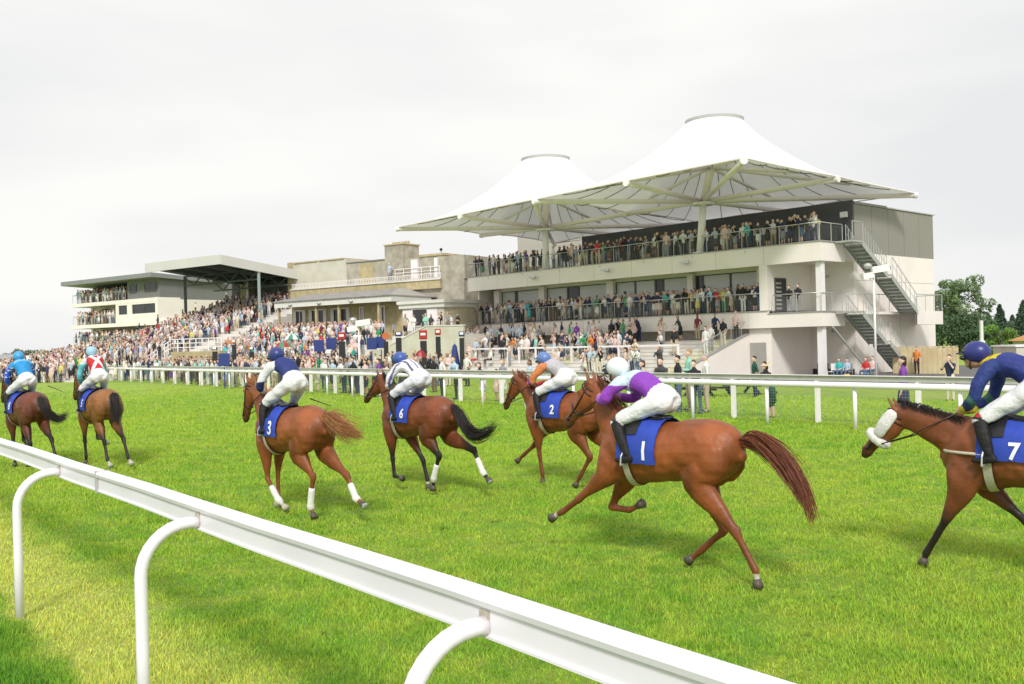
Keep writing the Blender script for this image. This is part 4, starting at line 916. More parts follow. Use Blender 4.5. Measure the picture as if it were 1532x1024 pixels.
def make_jockey(P,hp):
    B=Body(); J=P['j']
    seat,sh,hd_,kn,an=J['seat'],J['sh'],J['head'],J['knee'],J['ank']; ha=hp['hands']; el=J.get('elb',((sh[0]+ha[0])/2-.03,(sh[1]+ha[1])/2-.10))
    m_=((seat[0]+sh[0])/2,(seat[1]+sh[1])/2+.05)
    B.loft([(seat[0]-.02,0,seat[1]-.01,.15,.12),(seat[0]+.06,0,seat[1]+.02,.155,.135)],'breech',14,2)
    B.loft([(seat[0]+.10,0,seat[1]+.035,.135,.115),(m_[0],0,m_[1],.14,.11),(sh[0]-.10,0,sh[1],.17,.115),(sh[0],0,sh[1]+.0,.15,.09)],'torso',14,3)
    nx_,nz_=hd_[0]-sh[0],hd_[1]-sh[1]
    B.loft([(sh[0]+nx_*.15,0,sh[1]+nz_*.15,.062,.062),(sh[0]+nx_*.6,0,sh[1]+nz_*.6,.052,.052)],'neck',10,2)
    B.ball((hd_[0]+.01,0,hd_[1]-.015),(.088,.072,.105),'headskin'); B.ball((hd_[0]+.055,0,hd_[1]-.075),(.042,.045,.045),'headskin'); B.ball((hd_[0]+.105,0,hd_[1]-.035),(.016,.014,.022),'headskin')
    for s in (1,-1):
        B.ball((seat[0]+.02,s*.065,seat[1]-.02),(.125,.105,.12),'breech')
        B.loft([(seat[0]+.02,s*.09,seat[1]-.02,.092,.10),((seat[0]+kn[0])/2,s*.155,(seat[1]+kn[1])/2,.078,.085),(kn[0],s*.225,kn[1],.058,.062)],'breech',12,3)
        B.loft([(kn[0],s*.225,kn[1]+.01,.058,.062),(kn[0]*.5+an[0]*.5,s*.262,kn[1]*.5+an[1]*.5,.052,.062),(an[0],s*.275,an[1],.038,.042)],'boot'+('c' if s>0 else ''),12,3)
        B.loft([(an[0]-.04,s*.275,an[1]-.035,.036,.04),(an[0]+.06,s*.275,an[1]-.06,.04,.032),(an[0]+.15,s*.275,an[1]-.065,.03,.02)],'boot',10,2)
        B.loft([(sh[0]-.03,s*.15,sh[1]-.0,.065,.07),(el[0]*.5+sh[0]*.5,s*.225,el[1]*.5+sh[1]*.5,.056,.06),(el[0],s*.235,el[1],.05,.052),(el[0]*.35+ha[0]*.65,s*.14,el[1]*.35+ha[1]*.65,.042,.042),(ha[0]-.05,s*.09,ha[1]+.0,.032,.032)],'sleeve',12,3)
        B.ball((ha[0]-.005,s*.075,ha[1]),(.045,.032,.04),'hand')
        for k in range(4): B.loft([(ha[0]+.025,s*.055,ha[1]+.025-.018*k,.010,.010),(ha[0]+.045,s*.06-s*.01,ha[1]+.012-.018*k,.010,.010),(ha[0]+.03,s*.03,ha[1]+.005-.018*k,.009,.009)],'hand',6,1)
        B.loft([(ha[0]-.01,s*.06,ha[1]+.035,.012,.012),(ha[0]+.03,s*.045,ha[1]+.045,.010,.010)],'hand',6,1)
    me=B.mesh(.0105,3,.5); co_=coords(me); tg=B.tags(co_)
    nr=np.empty(len(co_)*3); me.vertices.foreach_get('normal',nr); nr=nr.reshape(-1,3); cl_=np.array([t in('torso','sleeve','breech') for t in tg])
    f_=np.zeros(len(co_)); x_,y_,z_=co_.T*1.0; ph=hp['seed']
    for a_,b_,c_,w_ in ((31,9,-22,1.),(-17,24,29,.8),(47,-31,12,.5),(9,52,41,.45)): f_+=w_*np.sin(a_*x_+b_*y_+c_*z_+ph+1.6*np.sin(7*x_+11*z_+ph)+1.3*np.sin(13*y_))
    co_=co_+nr*(np.where(cl_,f_*.0030+.003,0))[:,None]; me.vertices.foreach_set('co',co_.ravel()); me.update()
    C=np.tile(np.array((.8,.8,.8)),(len(co_),1)); T_=lambda n: np.array([t.startswith(n) for t in tg])
    C[T_('breech')]=P.get('breeches',(.80,.80,.82)); C[T_('boot')]=(.018,.017,.018); C[T_('hand')]=P.get('glove',SKINC); C[T_('headskin')]=SKINC; C[T_('neck')]=SKINC
    bt=T_('boot')&(co_[:,2]>an[1]+.33); C[bt]=P.get('cuff',(.10,.06,.04))
    # torso and sleeve silks by pattern
    ax=np.array([sh[0]-seat[0],0,sh[1]-seat[1]]); Lx=np.linalg.norm(ax); ax/=Lx; u=((co_-np.array([seat[0],0,seat[1]]))@ax)/Lx; y=co_[:,1]
    to=T_('torso'); slv=T_('sleeve'); P['pat'](C,to,slv,u,y,co_,ha,el,sh)
    setcol(me,C)
    o=hp['pos']; root=bpy.data.objects.new('jockey',None); COL.objects.link(root); root.location=(o[0],o[1],0); root.rotation_euler=(0,0,R(hp['head']+90)); LOCALP.add(root.name)
    prop(root,P['label'],'jockey','jockeys riding the racehorses')
    bd=link(me,'body',SILK,root); LOCALP.add(bd.name)
    hx,hz=hd_; cap=MB(); n=18
    capm=mat('cap_'+P['capname'],P['cap'],.35,.06,10,.1)
    cap.ball((hx-.012,0,hz+.028),(.125,.103,.108),20,12)
    ob=cap.build('helmet',capm,None,smooth=True); ob.parent=root
    pk=MB(); pk.add([(hx+.09,-.07,hz+.03),(hx+.165,-.035,hz+.012),(hx+.165,.035,hz+.012),(hx+.09,.07,hz+.03),(hx+.09,-.07,hz+.042),(hx+.165,-.035,hz+.024),(hx+.165,.035,hz+.024),(hx+.09,.07,hz+.042)],[(0,1,2,3),(4,5,6,7),(0,1,5,4),(1,2,6,5),(2,3,7,6)]); p_=pk.build('helmet_peak',capm,None); p_.parent=ob
    gg=MB(); gg.tube([(hx+.085,-.07,hz-.02),(hx+.115,-.03,hz-.02),(hx+.115,.03,hz-.02),(hx+.085,.07,hz-.02)],.022,8); g_=gg.build('goggles',mat('goggle_lens',(.03,.03,.035),.1),None,smooth=True); g_.parent=root
    cs=MB(); cs.tube([(hx+.0,.082,hz+.02),(hx+.03,.072,hz-.09),(hx+.05,0,hz-.125),(hx+.03,-.072,hz-.09),(hx+.0,-.082,hz+.02)],.007,5); c_=cs.build('chin_strap',BLACK,None); c_.parent=ob
    for s in (1,-1):
        si=MB(); c=(an[0]+.05,s*.275,an[1]-.10); si.tube([(an[0]+.05,s*.275-.055,an[1]-.10),(an[0]+.05,s*.275+.055,an[1]-.10)],.012,6)
        si.tube([(an[0]+.05,s*.275-.055,an[1]-.10),(an[0]+.05,s*.275-.045,an[1]-.02),(an[0]+.05,s*.275,an[1]+.04),(an[0]+.05,s*.275+.045,an[1]-.02),(an[0]+.05,s*.275+.055,an[1]-.10)],.008,6); q=si.build('stirrup',SILVER,None); q.parent=root
    if P.get('whip'):
        wv=P['whip']; wt=MB().tube([Vector(wv[0]),Vector(wv[1])],[.009,.005],6); q=wt.build('whip',BLACK,None); 
        # a whip is held: a thing of its own
        q.matrix_world=Matrix.Translation((o[0],o[1],0))@Matrix.Rotation(R(hp['head']+90),4,'Z'); prop(q,P['whiplabel'],'whip')
    return root
def plain(body,sleeve,cuff=None,cuffl=.0):
    def f(C,to,slv,u,y,co_,ha,el,sh):
        C[to]=body; C[slv]=sleeve
        if cuff is not None:
            d=np.linalg.norm(co_[:,[0,2]]-np.array(ha),axis=1); C[slv&(d<cuffl)]=cuff
    return f
def pat_cross(C,to,slv,u,y,co_,ha,el,sh):
    C[to]=(.58,.025,.035); m=to&(np.abs(np.abs(y)-np.abs(u-.62)*.34)<.036); C[m]=(.82,.82,.84); C[to&(u>.93)]=(.8,.8,.82); C[slv]=(.16,.55,.64)
    C[slv&(co_[:,2]>sh[1]-.06)]=(.62,.72,.75)
def pat_stripe(C,to,slv,u,y,co_,ha,el,sh):
    C[to]=(.80,.80,.84); C[to&(np.mod(y+.5,.085)<.026)]=(.10,.10,.22); C[slv]=(.80,.80,.84); C[slv&(np.mod(u*1.0,.22)<.06)]=(.12,.12,.26)
    d=np.linalg.norm(co_[:,[0,2]]-np.array(ha),axis=1); C[slv&(d<.13)]=(.75,.62,.03)
def pat_purple(C,to,slv,u,y,co_,ha,el,sh):
    C[to]=(.26,.055,.46); C[to&(u>.74)]=(.55,.70,.76); C[slv]=(.30,.06,.50); C[slv&(co_[:,2]>sh[1]-.03)]=(.60,.72,.80)
    d=np.linalg.norm(co_[:,[0,2]]-np.array(ha),axis=1); C[slv&(d<.12)]=(.42,.12,.60)
def pat_blue(C,to,slv,u,y,co_,ha,el,sh):
    C[to]=(.03,.30,.66); C[to&(u>.8)]=(.20,.50,.74); C[slv]=(.03,.10,.55); m=slv&((np.sin(co_[:,0]*70)*np.sin(co_[:,2]*70))>.45); C[m]=(.7,.75,.85); C[slv&(co_[:,2]>sh[1]-.05)]=(.03,.30,.66)
def pat_grey(C,to,slv,u,y,co_,ha,el,sh):
    C[to]=(.48,.47,.49); C[slv]=(.62,.22,.08); C[to&(u>.72)]=(.52,.50,.55); d=np.linalg.norm(co_[:,[0,2]]-np.array(ha),axis=1); C[slv&(d<.16)]=(.55,.03,.04); C[slv&(np.abs(d-.24)<.03)]=(.20,.06,.4)
def pat_navyw(C,to,slv,u,y,co_,ha,el,sh):
    C[to]=(.028,.045,.19); C[slv]=(.80,.80,.84); C[slv&(co_[:,2]<el[1]+.06)&(co_[:,0]<ha[0]-.12)]=(.028,.04,.16)
def pat_navyy(C,to,slv,u,y,co_,ha,el,sh):
    C[to]=(.025,.04,.21); C[to&(u>.92)]=(.75,.58,.03); C[slv]=(.025,.045,.20); d=np.linalg.norm(co_[:,[0,2]]-np.array(ha),axis=1); C[slv&(d<.09)]=(.70,.60,.06); C[slv&(np.abs(d-.20)<.03)]=(.05,.15,.12)
CHEST=(.30,.085,.024); BAY=(.20,.055,.020); BAYD=(.13,.040,.018); BLK=(.022,.014,.012)
HORSES=[
 dict(pos=(FQ:=(2.21-math.sin(R(44))*1.03,8.65+math.cos(R(44))*1.03)),head=44,poll=(.99,1.86),muz=(1.36,1.44),hands=(.80,1.66),coat=CHEST,points=(.22,.065,.022),hair=(.20,.055,.02),hairname='chestnut',
   legs=dict(hL=[(-.46,.92),(-.87,.50),(-1.07,.17),(-1.09,.04)],hR=[(-.34,.90),(-.55,.44),(-.27,.20),(-.13,.09)],fL=[(.72,.92),(1.12,.62),(1.38,.45),(1.53,.37)],fR=[(.66,.86),(.88,.52),(.62,.52),(.46,.60)]),
   socks=dict(fL=1,hL=1),tail=[(-.84,1.34),(-1.04,1.36),(-1.32,1.16),(-1.52,.88),(-1.60,.66)],spread=.17,cloth=(-.05,.47),clothz=1.10,num='1',nsize=.26,numx=.08,numz=1.14,seed=1,breast=False,
   label='bright chestnut racehorse nearest the camera at full stretch, jockey in purple on its back'),
 dict(pos=(-1.43-math.sin(R(44))*.06,14.76+math.cos(R(44))*.06),head=44,poll=(.96,1.80),muz=(1.42,1.42),hands=(.60,1.58),coat=BAY,points=BLK,hair=(.02,.014,.013),hairname='black',
   legs=dict(hL=[(-.40,.90),(-.66,.62),(-.52,.28),(-.50,.10)],hR=[(-.60,.90),(-1.17,.72),(-1.36,.40),(-1.50,.28)],fL=[(.55,.86),(.54,.50),(.50,.22),(.30,.20)],fR=[(.38,.86),(.06,.48),(-.04,.17),(-.06,.05)]),
   bandage=('hL','hR'),socks=dict(fR=1),sole=dict(hR=1),tail=[(-.84,1.38),(-.98,1.30),(-1.22,1.02),(-1.50,.98),(-1.88,1.16)],spread=.13,cloth=(-.10,.42),num='6',nsize=.2,numx=.04,numz=1.20,seed=2,
   label='bay racehorse with a black tail streaming behind, ridden by the jockey in striped white silks'),
 dict(pos=(.53+math.sin(R(44))*.40,15.26-math.cos(R(44))*.40),head=44,poll=(1.10,1.74),muz=(1.36,1.32),hands=(.74,1.56),coat=(.26,.075,.024),points=(.20,.06,.02),hair=(.20,.06,.02),hairname='chestnut',
   legs=dict(hL=[(-.35,.90),(-.62,.52),(-.40,.20),(-.30,.06)],hR=[(-.45,.90),(-.90,.55),(-1.10,.25),(-1.2,.14)],fL=[(.52,.86),(.50,.50),(.44,.17),(.43,.04)],fR=[(.62,.90),(.86,.60),(1.12,.42),(1.27,.31)]),
   tail=[(-.84,1.38),(-1.0,1.30),(-1.2,1.05),(-1.35,.85)],cloth=(-.12,.42),num='2',nsize=.2,numx=.02,numz=1.19,seed=3,
   label='light chestnut racehorse with its front leg reaching out, part hidden behind the nearest chestnut'),
 dict(pos=(-2.54-math.sin(R(44))*.68,12.58+math.cos(R(44))*.68),head=44,poll=(1.12,1.84),muz=(1.30,1.36),hands=(.64,1.66),coat=(.29,.085,.026),points=(.27,.08,.025),hair=(.46,.21,.075),hairname='flaxen',
   legs=dict(hL=[(-.38,.90),(-.72,.60),(-.64,.20),(-.72,.06)],hR=[(-.60,.90),(-1.13,.62),(-1.32,.34),(-1.5,.26)],fL=[(.52,.86),(.50,.47),(.22,.20),(.02,.10)],fR=[(.60,.86),(.64,.48),(.64,.17),(.68,.05)]),
   socks=dict(fL=2,fR=2),palehoof=('fL','fR'),bandage=('hL','hR','fL'),sole=dict(hR=1),tail=[(-.84,1.38),(-1.0,1.38),(-1.32,1.26),(-1.72,1.20)],spread=.19,cloth=(-.05,.50),clothz=1.12,num='3',nsize=.26,numx=.10,numz=1.15,seed=4,
   label='chestnut racehorse with white leg bandages and a pale flowing tail, cloth number 3'),
 dict(pos=(3.98+math.sin(R(44))*.98,9.31-math.cos(R(44))*.98),head=44,S=.94,poll=(1.33,1.56),muz=(1.74,1.06),hands=(.62,1.50),coat=(.24,.075,.028),points=BLK,hair=(.02,.014,.013),hairname='black',
   legs=dict(hL=[(-.40,.90),(-.80,.52),(-.85,.17),(-.9,.05)],hR=[(-.55,.90),(-1.0,.60),(-1.2,.3),(-1.3,.2)],fL=[(.66,.80),(.86,.42),(1.02,.14),(1.05,.04)],fR=[(.50,.84),(.20,.58),(.02,.36),(-.12,.28)]),
   tail=[(-.84,1.38),(-1.0,1.30),(-1.3,1.0),(-1.5,.8)],cloth=(-.05,.46),clothz=1.16,num='7',nsize=.22,numx=.10,numz=1.18,seed=5,fleece=True,breast=True,
   label='bay racehorse in a white fleece noseband and cheekpieces at the right edge of the track'),
 dict(pos=(-8.0-math.sin(R(41))*.45,18.9+math.cos(R(41))*.45),head=41,S=1.0,poll=(1.12,1.80),muz=(1.40,1.40),hands=(.66,1.60),coat=(.27,.11,.032),points=BLK,hair=(.02,.014,.013),hairname='black',
   legs=dict(hL=[(-.40,.92),(-.72,.52),(-.86,.20),(-1.02,.10)],hR=[(-.52,.92),(-.98,.58),(-1.22,.24),(-1.38,.14)],fL=[(.50,.86),(.50,.48),(.44,.17),(.46,.04)],fR=[(.52,.88),(.48,.52),(.14,.52),(-.06,.46)]),
   palehoof=('hL','hR','fR'),socks=dict(hL=1,hR=1),sole=dict(hL=1,hR=1,fR=1),tail=[(-.84,1.42),(-.93,1.38),(-1.02,1.12),(-1.06,.85)],spread=.10,cloth=(-.10,.40),num='5',nsize=.2,numx=.04,numz=1.2,seed=6,
   label='golden bay racehorse galloping away, second from the left, white hoof soles showing'),
 dict(pos=(-9.42-math.sin(R(44))*.45,18.9+math.cos(R(44))*.45),head=44,S=.99,poll=(1.12,1.80),muz=(1.40,1.40),hands=(.66,1.60),coat=(.15,.042,.020),points=BLK,hair=(.016,.013,.013),hairname='black',
   legs=dict(hL=[(-.36,.92),(-.62,.52),(-.50,.22),(-.50,.10)],hR=[(-.55,.92),(-1.0,.62),(-1.2,.30),(-1.30,.18)],fL=[(.50,.86),(.42,.46),(.36,.17),(.38,.04)],fR=[(.55,.88),(.62,.52),(.40,.40),(.25,.46)]),
   palehoof=('hR',),socks=dict(hR=1),tail=[(-.84,1.42),(-.95,1.36),(-1.06,1.16,-.04),(-1.10,1.0,-.25),(-1.12,1.12,-.42)],spread=.09,cloth=(-.10,.40),num='8',nsize=.2,numx=.04,numz=1.2,seed=7,
   label='dark bay racehorse at the left edge of the track, tail swinging to one side'),
]
JK=[
 dict(label='crouched jockey in purple silks with pale shoulders and a white cap, riding the nearest chestnut',pat=pat_purple,cap=(.78,.83,.84),capname='white',j=dict(seat=(.00,1.66),sh=(.46,1.83),head=(.62,1.94),knee=(.46,1.44),ank=(.28,1.13))),
 dict(label='crouched jockey in white silks with navy stripes, yellow cuffs and a blue cap',pat=pat_stripe,cap=(.05,.11,.38),capname='mid_blue',breeches=(.76,.76,.84),j=dict(seat=(-.12,1.74),sh=(.30,1.92),head=(.44,2.02),knee=(.38,1.48),ank=(.22,1.18))),
 dict(label='crouched jockey in a grey body with orange sleeves and a blue and purple cap',pat=pat_grey,cap=(.13,.22,.50),capname='soft_blue',j=dict(seat=(-.08,1.69),sh=(.34,1.86),head=(.46,1.96),knee=(.42,1.45),ank=(.30,1.14))),
 dict(label='jockey in navy silks with white sleeves, raised high over cloth number 3',pat=pat_navyw,cap=(.03,.05,.20),capname='navy',j=dict(seat=(-.14,1.80),sh=(.26,2.02),head=(.38,2.14),knee=(.34,1.50),ank=(.30,1.18)),whip=((.02,-.30,1.55),(-.42,-.34,1.46)),whiplabel='thin black whip held low over the rump of horse number 3'),
 dict(label='jockey in navy silks with a yellow collar at the right edge of the photo',pat=pat_navyy,cap=(.028,.035,.20),capname='deep_navy',cuff=(.5,.03,.03),j=dict(seat=(-.10,1.78),sh=(.34,1.93),head=(.50,2.02),knee=(.40,1.44),ank=(.30,1.14))),
 dict(label='jockey seen from behind in red and white silks with sky blue sleeves and cap',pat=pat_cross,cap=(.36,.58,.74),capname='pale_blue',j=dict(seat=(-.14,1.80),sh=(.26,2.10),head=(.36,2.26),knee=(.36,1.52),ank=(.28,1.18),elb=(.36,1.78))),
 dict(label='jockey in bright blue silks with spotted sleeves and cap, riding at the left edge',pat=pat_blue,cap=(.06,.35,.68),capname='bright_blue',j=dict(seat=(-.14,1.76),sh=(.28,2.06),head=(.40,2.20),knee=(.36,1.50),ank=(.28,1.18),elb=(.36,1.76)),whip=((-.0,-.42,1.62),(-.45,-.55,1.50)),whiplabel='thin black whip held out by the jockey in bright blue silks'),
]
import os
FASTDEV=os.environ.get('SKIP','')
for hp,jp in zip(HORSES,JK):
    if 'H' in FASTDEV: break
    make_horse(hp); make_jockey(jp,hp)
# ------------------------------------------------------------------ people
def person_body(pose,fem=False,face=False):
    B=Body(); lean=0.; hz=.90; X=lambda x,z: x
    sit=pose=='sit'
    if pose=='lean': lean=.34
    if pose=='camera': lean=.05
    hip=(0.,.92) if not sit else (0.,.50)
    L_=.50 if not sit else .48
    sx,sz=hip[0]+math.sin(lean)*L_,hip[1]+math.cos(lean)*L_
    w=.165 if fem else .185
    mid=((hip[0]+sx)/2,(hip[1]+sz)/2)
    B.loft([(hip[0],0,hip[1],.155,.115),(hip[0]*.6+mid[0]*.4,0,hip[1]*.6+mid[1]*.4,.145 if not fem else .125,.105),(mid[0]+.01,0,mid[1]+.05,w-.02,.112),(sx-.02*0,0,sz-.08,w,.105),(sx,0,sz,w*.72,.08)],'top',12,2)
    nx,nz=math.sin(lean*.4),math.cos(lean*.4)
    hx,hzz=sx+nx*.20+.02,sz+nz*.20
    B.loft([(sx,0,sz+.01,.06,.062),(sx+nx*.12,0,sz+nz*.12,.052,.055)],'skin',10,1)
    B.ball((hx,0,hzz),(.092,.076,.118),'skin'); B.ball((hx+.045,0,hzz-.07),(.045,.045,.04),'skin')
    B.ball((hx+.095,0,hzz-.01),(.018,.013,.022),'skin')
    for s in (1,-1): B.ball((hx,s*.077,hzz-.01),(.018,.012,.028),'skin')
    hr=[((hx-.022,0,hzz+.042),(.095,.083,.092))]
    if fem: hr+=[((hx-.055,0,hzz-.05),(.06,.08,.12))]
    for c,r in hr: B.ball(c,r,'hair')
    # legs
    if sit:
        for s in (1,-1):
            B.loft([(0,s*.10,.50,.09,.10),(.24,s*.12,.52,.078,.08),(.44,s*.12,.50,.06,.06),(.47,s*.12,.28,.052,.055),(.46,s*.12,.09,.038,.04)],'bottom',10,2); B.loft([(.44,s*.12,.045,.04,.04),(.60,s*.12,.035,.038,.03)],'shoe',8,1)
    elif fem and pose in ('stand','lean','camera'):
        B.loft([(hip[0],0,.98,.135,.105),(hip[0],0,.82,.175,.135),(hip[0]+.01,0,.62,.19,.15),(hip[0]+.01,0,.50,.20,.155)],'bottom',12,2)
        for s in (1,-1):
            B.loft([(0,s*.08,.55,.065,.07),(0.01,s*.08,.42,.052,.055),(-.01,s*.08,.28,.048,.056),(-.02,s*.08,.09,.030,.033)],'skin',10,2); B.loft([(-.03,s*.08,.04,.03,.035),(.12,s*.085,.03,.03,.022)],'shoe',8,1)
    else:
        for s in (1,-1):
            B.loft([(hip[0],s*.085,.94,.088,.105),(hip[0]+.005,s*.095,.72,.078,.088),(.01,s*.10,.50,.060,.065),(-.01,s*.10,.28,.058,.062),(-.02,s*.105,.10,.050,.052)],'bottom',12,2); B.loft([(-.04,s*.105,.045,.04,.045),(.16,s*.115,.035,.042,.03)],'shoe',8,1)
    # arms
    shx,shz=sx,sz-.045
    def arm(s,el,ha,slv=.5):
        a=(shx,s*(w+.0),shz); B.loft([(*a,.055,.058),((a[0]+el[0])/2,(a[1]+el[1])/2,(a[2]+el[2])/2,.048,.05),(*el,.042,.042)],'top',10,2)
        B.loft([(*el,.040,.040),((el[0]*.4+ha[0]*.6),(el[1]*.4+ha[1]*.6),(el[2]*.4+ha[2]*.6),.033,.033),(*ha,.026,.026)],'top' if slv>.5 else 'skin',10,2)
        d=np.array(ha)-np.array(el); d/=np.linalg.norm(d); h=np.array(ha)
        B.loft([(*(h+d*.01),.036,.02),(*(h+d*.07),.04,.018),(*(h+d*.15),.026,.012)],'skin',8,1)
    sl=1 if pose in ('lean','crossed') and not fem else 0
    if pose=='stand':
        for s in (1,-1): arm(s,(shx-.03,s*(w+.06),shz-.29),(shx+.05,s*(w+.05),shz-.53),0)
    elif pose=='lean':
        for s in (1,-1): arm(s,(shx+.12,s*(w+.05),shz-.25),(shx+.34,s*.08,shz-.26),sl)
    elif pose=='crossed':
        for s in (1,-1): arm(s,(shx+.02,s*(w+.06),shz-.27),(shx+.17,-s*.03,shz-.22+.02*s),sl)
    elif pose=='camera':
        for s in (1,-1): arm(s,(shx+.16,s*(w+.05),shz-.20),(shx+.20,s*.06,shz+.12),0)
    elif pose=='hip':
        arm(1,(shx-.04,w+.16,shz-.26),(shx+.05,w-.02,shz-.42),0); arm(-1,(shx-.02,-w-.05,shz-.29),(shx+.10,-w-.03,shz-.52),0)
    elif pose=='sit':
        for s in (1,-1): arm(s,(shx+.06,s*(w+.05),shz-.27),(shx+.28,s*.10,shz-.34),0)
    return B
PREG=['skin','top','bottom','shoe','hair']; TPL={}
def template(pose,fem,level):
    k=(pose,fem,level)
    if k in TPL: return TPL[k]
    B=person_body(pose,fem); vx,sm,dc={0:(.0145,3,None),1:(.026,2,None),2:(.05,1,.42)}[level]
    me=B.mesh(vx,sm,.5,dc); co_=coords(me)
    fc=np.array([p.center for p in me.polygons]); tg=B.tags(fc); idx=np.array([PREG.index(t) for t in tg],dtype=np.int32)
    me.polygons.foreach_set('material_index',idx)
    for i in range(5): me.materials.append(BLACK)
    vt=np.array([PREG.index(t) for t in B.tags(co_)])
    fl=[tuple(p.vertices) for p in me.polygons] if level==2 else None
    me.name='body'; TPL[k]=(me,co_,vt,fl); return TPL[k]
SKINS=[(.70,.44,.34),(.62,.37,.26),(.74,.50,.40),(.34,.17,.10)]
CLO={'white':(.80,.79,.77),'pale blue':(.48,.60,.74),'pale pink':(.76,.56,.52),'cream':(.74,.66,.52),'navy':(.028,.04,.10),'black':(.018,.018,.02),'grey':(.30,.30,.32),'red':(.55,.04,.04),'maroon':(.22,.03,.05),'turquoise':(.06,.50,.50),'purple':(.22,.06,.36),'green':(.05,.32,.12),'orange':(.72,.24,.05),'yellow':(.72,.62,.18),'dark green':(.02,.09,.06),'mint':(.32,.66,.52),'denim':(.09,.16,.26),'beige':(.55,.46,.33),'charcoal':(.06,.06,.065),'brown':(.16,.09,.05)}
HAIR={'dark':(.03,.018,.012),'brown':(.10,.05,.025),'fair':(.42,.28,.12),'grey':(.42,.41,.40),'black':(.012,.01,.01)}
TOPW=['white']*14+['pale blue']*7+['pale pink']*8+['cream']*6+['navy']*7+['black']*8+['grey']*5+['charcoal']*3+['red','maroon','turquoise','purple','green','orange','yellow','brown','mint','beige','beige']
BOTW=['navy']*2+['black']*3+['grey']*2+['denim']*2+['beige']*2+['white','cream','charcoal','brown']
def clm(c): return mat('cloth_'+c.replace(' ','_'),CLO[c],.8,.15,14,.15,bscale=40)
def skm(i): return mat('skin_%d'%i,SKINS[i],.5,.06,20)
def hrm(h): return mat('hair_'+h,HAIR[h],.55,.25,40)
PR=random.Random(11); PEOPLE=[]; USED=set()
POSEW={'stand':'standing','lean':'leaning on the rail','crossed':'with folded arms','camera':'with hands raised to the face','hip':'with one hand on hip','sit':'seated'}
def person(x,y,z,face,zone,pose=None,fem=None,top=None,bot=None,hair=None,label=None,sc_=None,skin=None,extra=None):
    fem=PR.random()<.45 if fem is None else fem; pose=pose or PR.choice(['stand','stand','crossed','camera','hip','lean'])
    PEOPLE.append(dict(x=x,y=y,z=z,face=face,zone=zone,pose=pose,fem=fem,top=top,bot=bot,hair=hair,label=label,sc=sc_ or PR.uniform(.94,1.04)*(.94 if fem else 1),skin=(2 if label else PR.choices(range(4),[5,4,5,1])[0]) if skin is None else skin,extra=extra))
def fence_pt(px,q):                                                  # point behind the crowd fence seen at picture column px
    o=FP0+FNRM*q; u=ray(px,545); r=u[0]
    k=(r*o.y-o.x)/(FDIR.x-r*FDIR.y); p=o+FDIR*k; return p.x,p.y
FACE_F=math.atan2(-FNRM.y,-FNRM.x)
def fp(px,q,label=None,zone='behind the crowd fence',**k):
    x,y=fence_pt(px,q); person(x,y,gz(x,y),FACE_F+k.pop('turn',0)+PR.uniform(-.2,.2),zone,label=label,**k)
# people one can name, along the near part of the fence
fp(970,1.55,turn=-.6,label='woman in sunglasses with long brown hair leaning on the crowd fence',pose='lean',fem=True,top='beige',bot='white',hair='brown')
fp(994,1.55,'man in a dark grey jacket leaning forward on the crowd fence',pose='lean',fem=False,top='charcoal',bot='denim',hair='dark')
fp(1014,1.7,turn=-.5,label='man in a black T-shirt and dark cap holding a drink behind the fence',pose='crossed',fem=False,top='black',bot='denim',hair='black')
fp(1031,2.3,sc_=1.1,turn=-.4,label='large man in a mint green T-shirt standing behind the fence',pose='crossed',fem=False,top='mint',bot='beige',hair='fair')
fp(1042,1.5,sc_=.94,turn=.25,label='man in a black top and blue jeans facing the track through the wire fence',pose='lean',fem=False,top='black',bot='denim',hair='brown')
fp(1056,2.2,turn=-.8,label='man in a plain white shirt and sunglasses beside the mint green T-shirt',pose='stand',fem=False,top='white',bot='beige',hair='grey')
fp(1152,1.6,'woman in a straw hat, black top and patterned teal skirt leaning on the fence',pose='lean',fem=True,top='black',bot='dark green',hair='dark',extra='hat')
fp(1351,2.1,'woman with long dark wavy hair in a purple and blue plaid top',pose='stand',fem=True,top='purple',bot='navy',hair='dark',turn=-.9)
fp(722,1.55,'woman in a black top and black and white patterned skirt by the fence',pose='lean',fem=True,top='black',bot='white',hair='brown')
fp(684,1.6,'man in a pale blue shirt and black trousers looking over the fence',pose='lean',fem=False,top='pale blue',bot='black',hair='brown')
fp(752,1.7,'woman with curly fair hair in a pale dress behind the fence',pose='stand',fem=True,top='grey',bot='white',hair='fair')
fp(742,1.8,'small child in a bright pink top beside the fence',pose='stand',fem=True,top='pale pink',bot='pale pink',hair='brown',sc_=.72)
fp(661,2.4,'man in a long white shirt with his back half turned near the red signs',pose='hip',fem=False,top='white',bot='black',hair='fair')
p=onz(1130,591,-.1); person(p.x,p.y,gz(p.x,p.y),FACE_F-.6,'lawn','hip',False,'dark green','navy','dark','man in a dark green polo shirt standing on the lawn by the stand')
p=onz(1422,588,0); person(p.x,p.y,gz(p.x,p.y),FACE_F+.1,'lawn','camera',False,'navy','cream','brown','man in a navy polo shirt and cream trousers with a hand at his mouth')
p=onz(1372,558,-.3); person(p.x,p.y,-.3,FR.face,'yard','stand',False,'orange','black','brown','steward in an orange high visibility vest in front of the timber fence')
for px,lb,tp in ((1268,'seated spectator in a pale blue shirt under the outside stairs','pale blue'),(1296,'seated spectator in a red top under the outside stairs','red'),(1306,'seated spectator in a red and white top beside the lamp post','pale pink'),(1256,'seated spectator in a blue top and cap, leftmost of the seated group','turquoise')):
    p=onz(px,566,-.3); person(p.x,p.y,-.3,FR.face,'yard','sit',PR.random()<.5,tp,'denim','brown',lb)
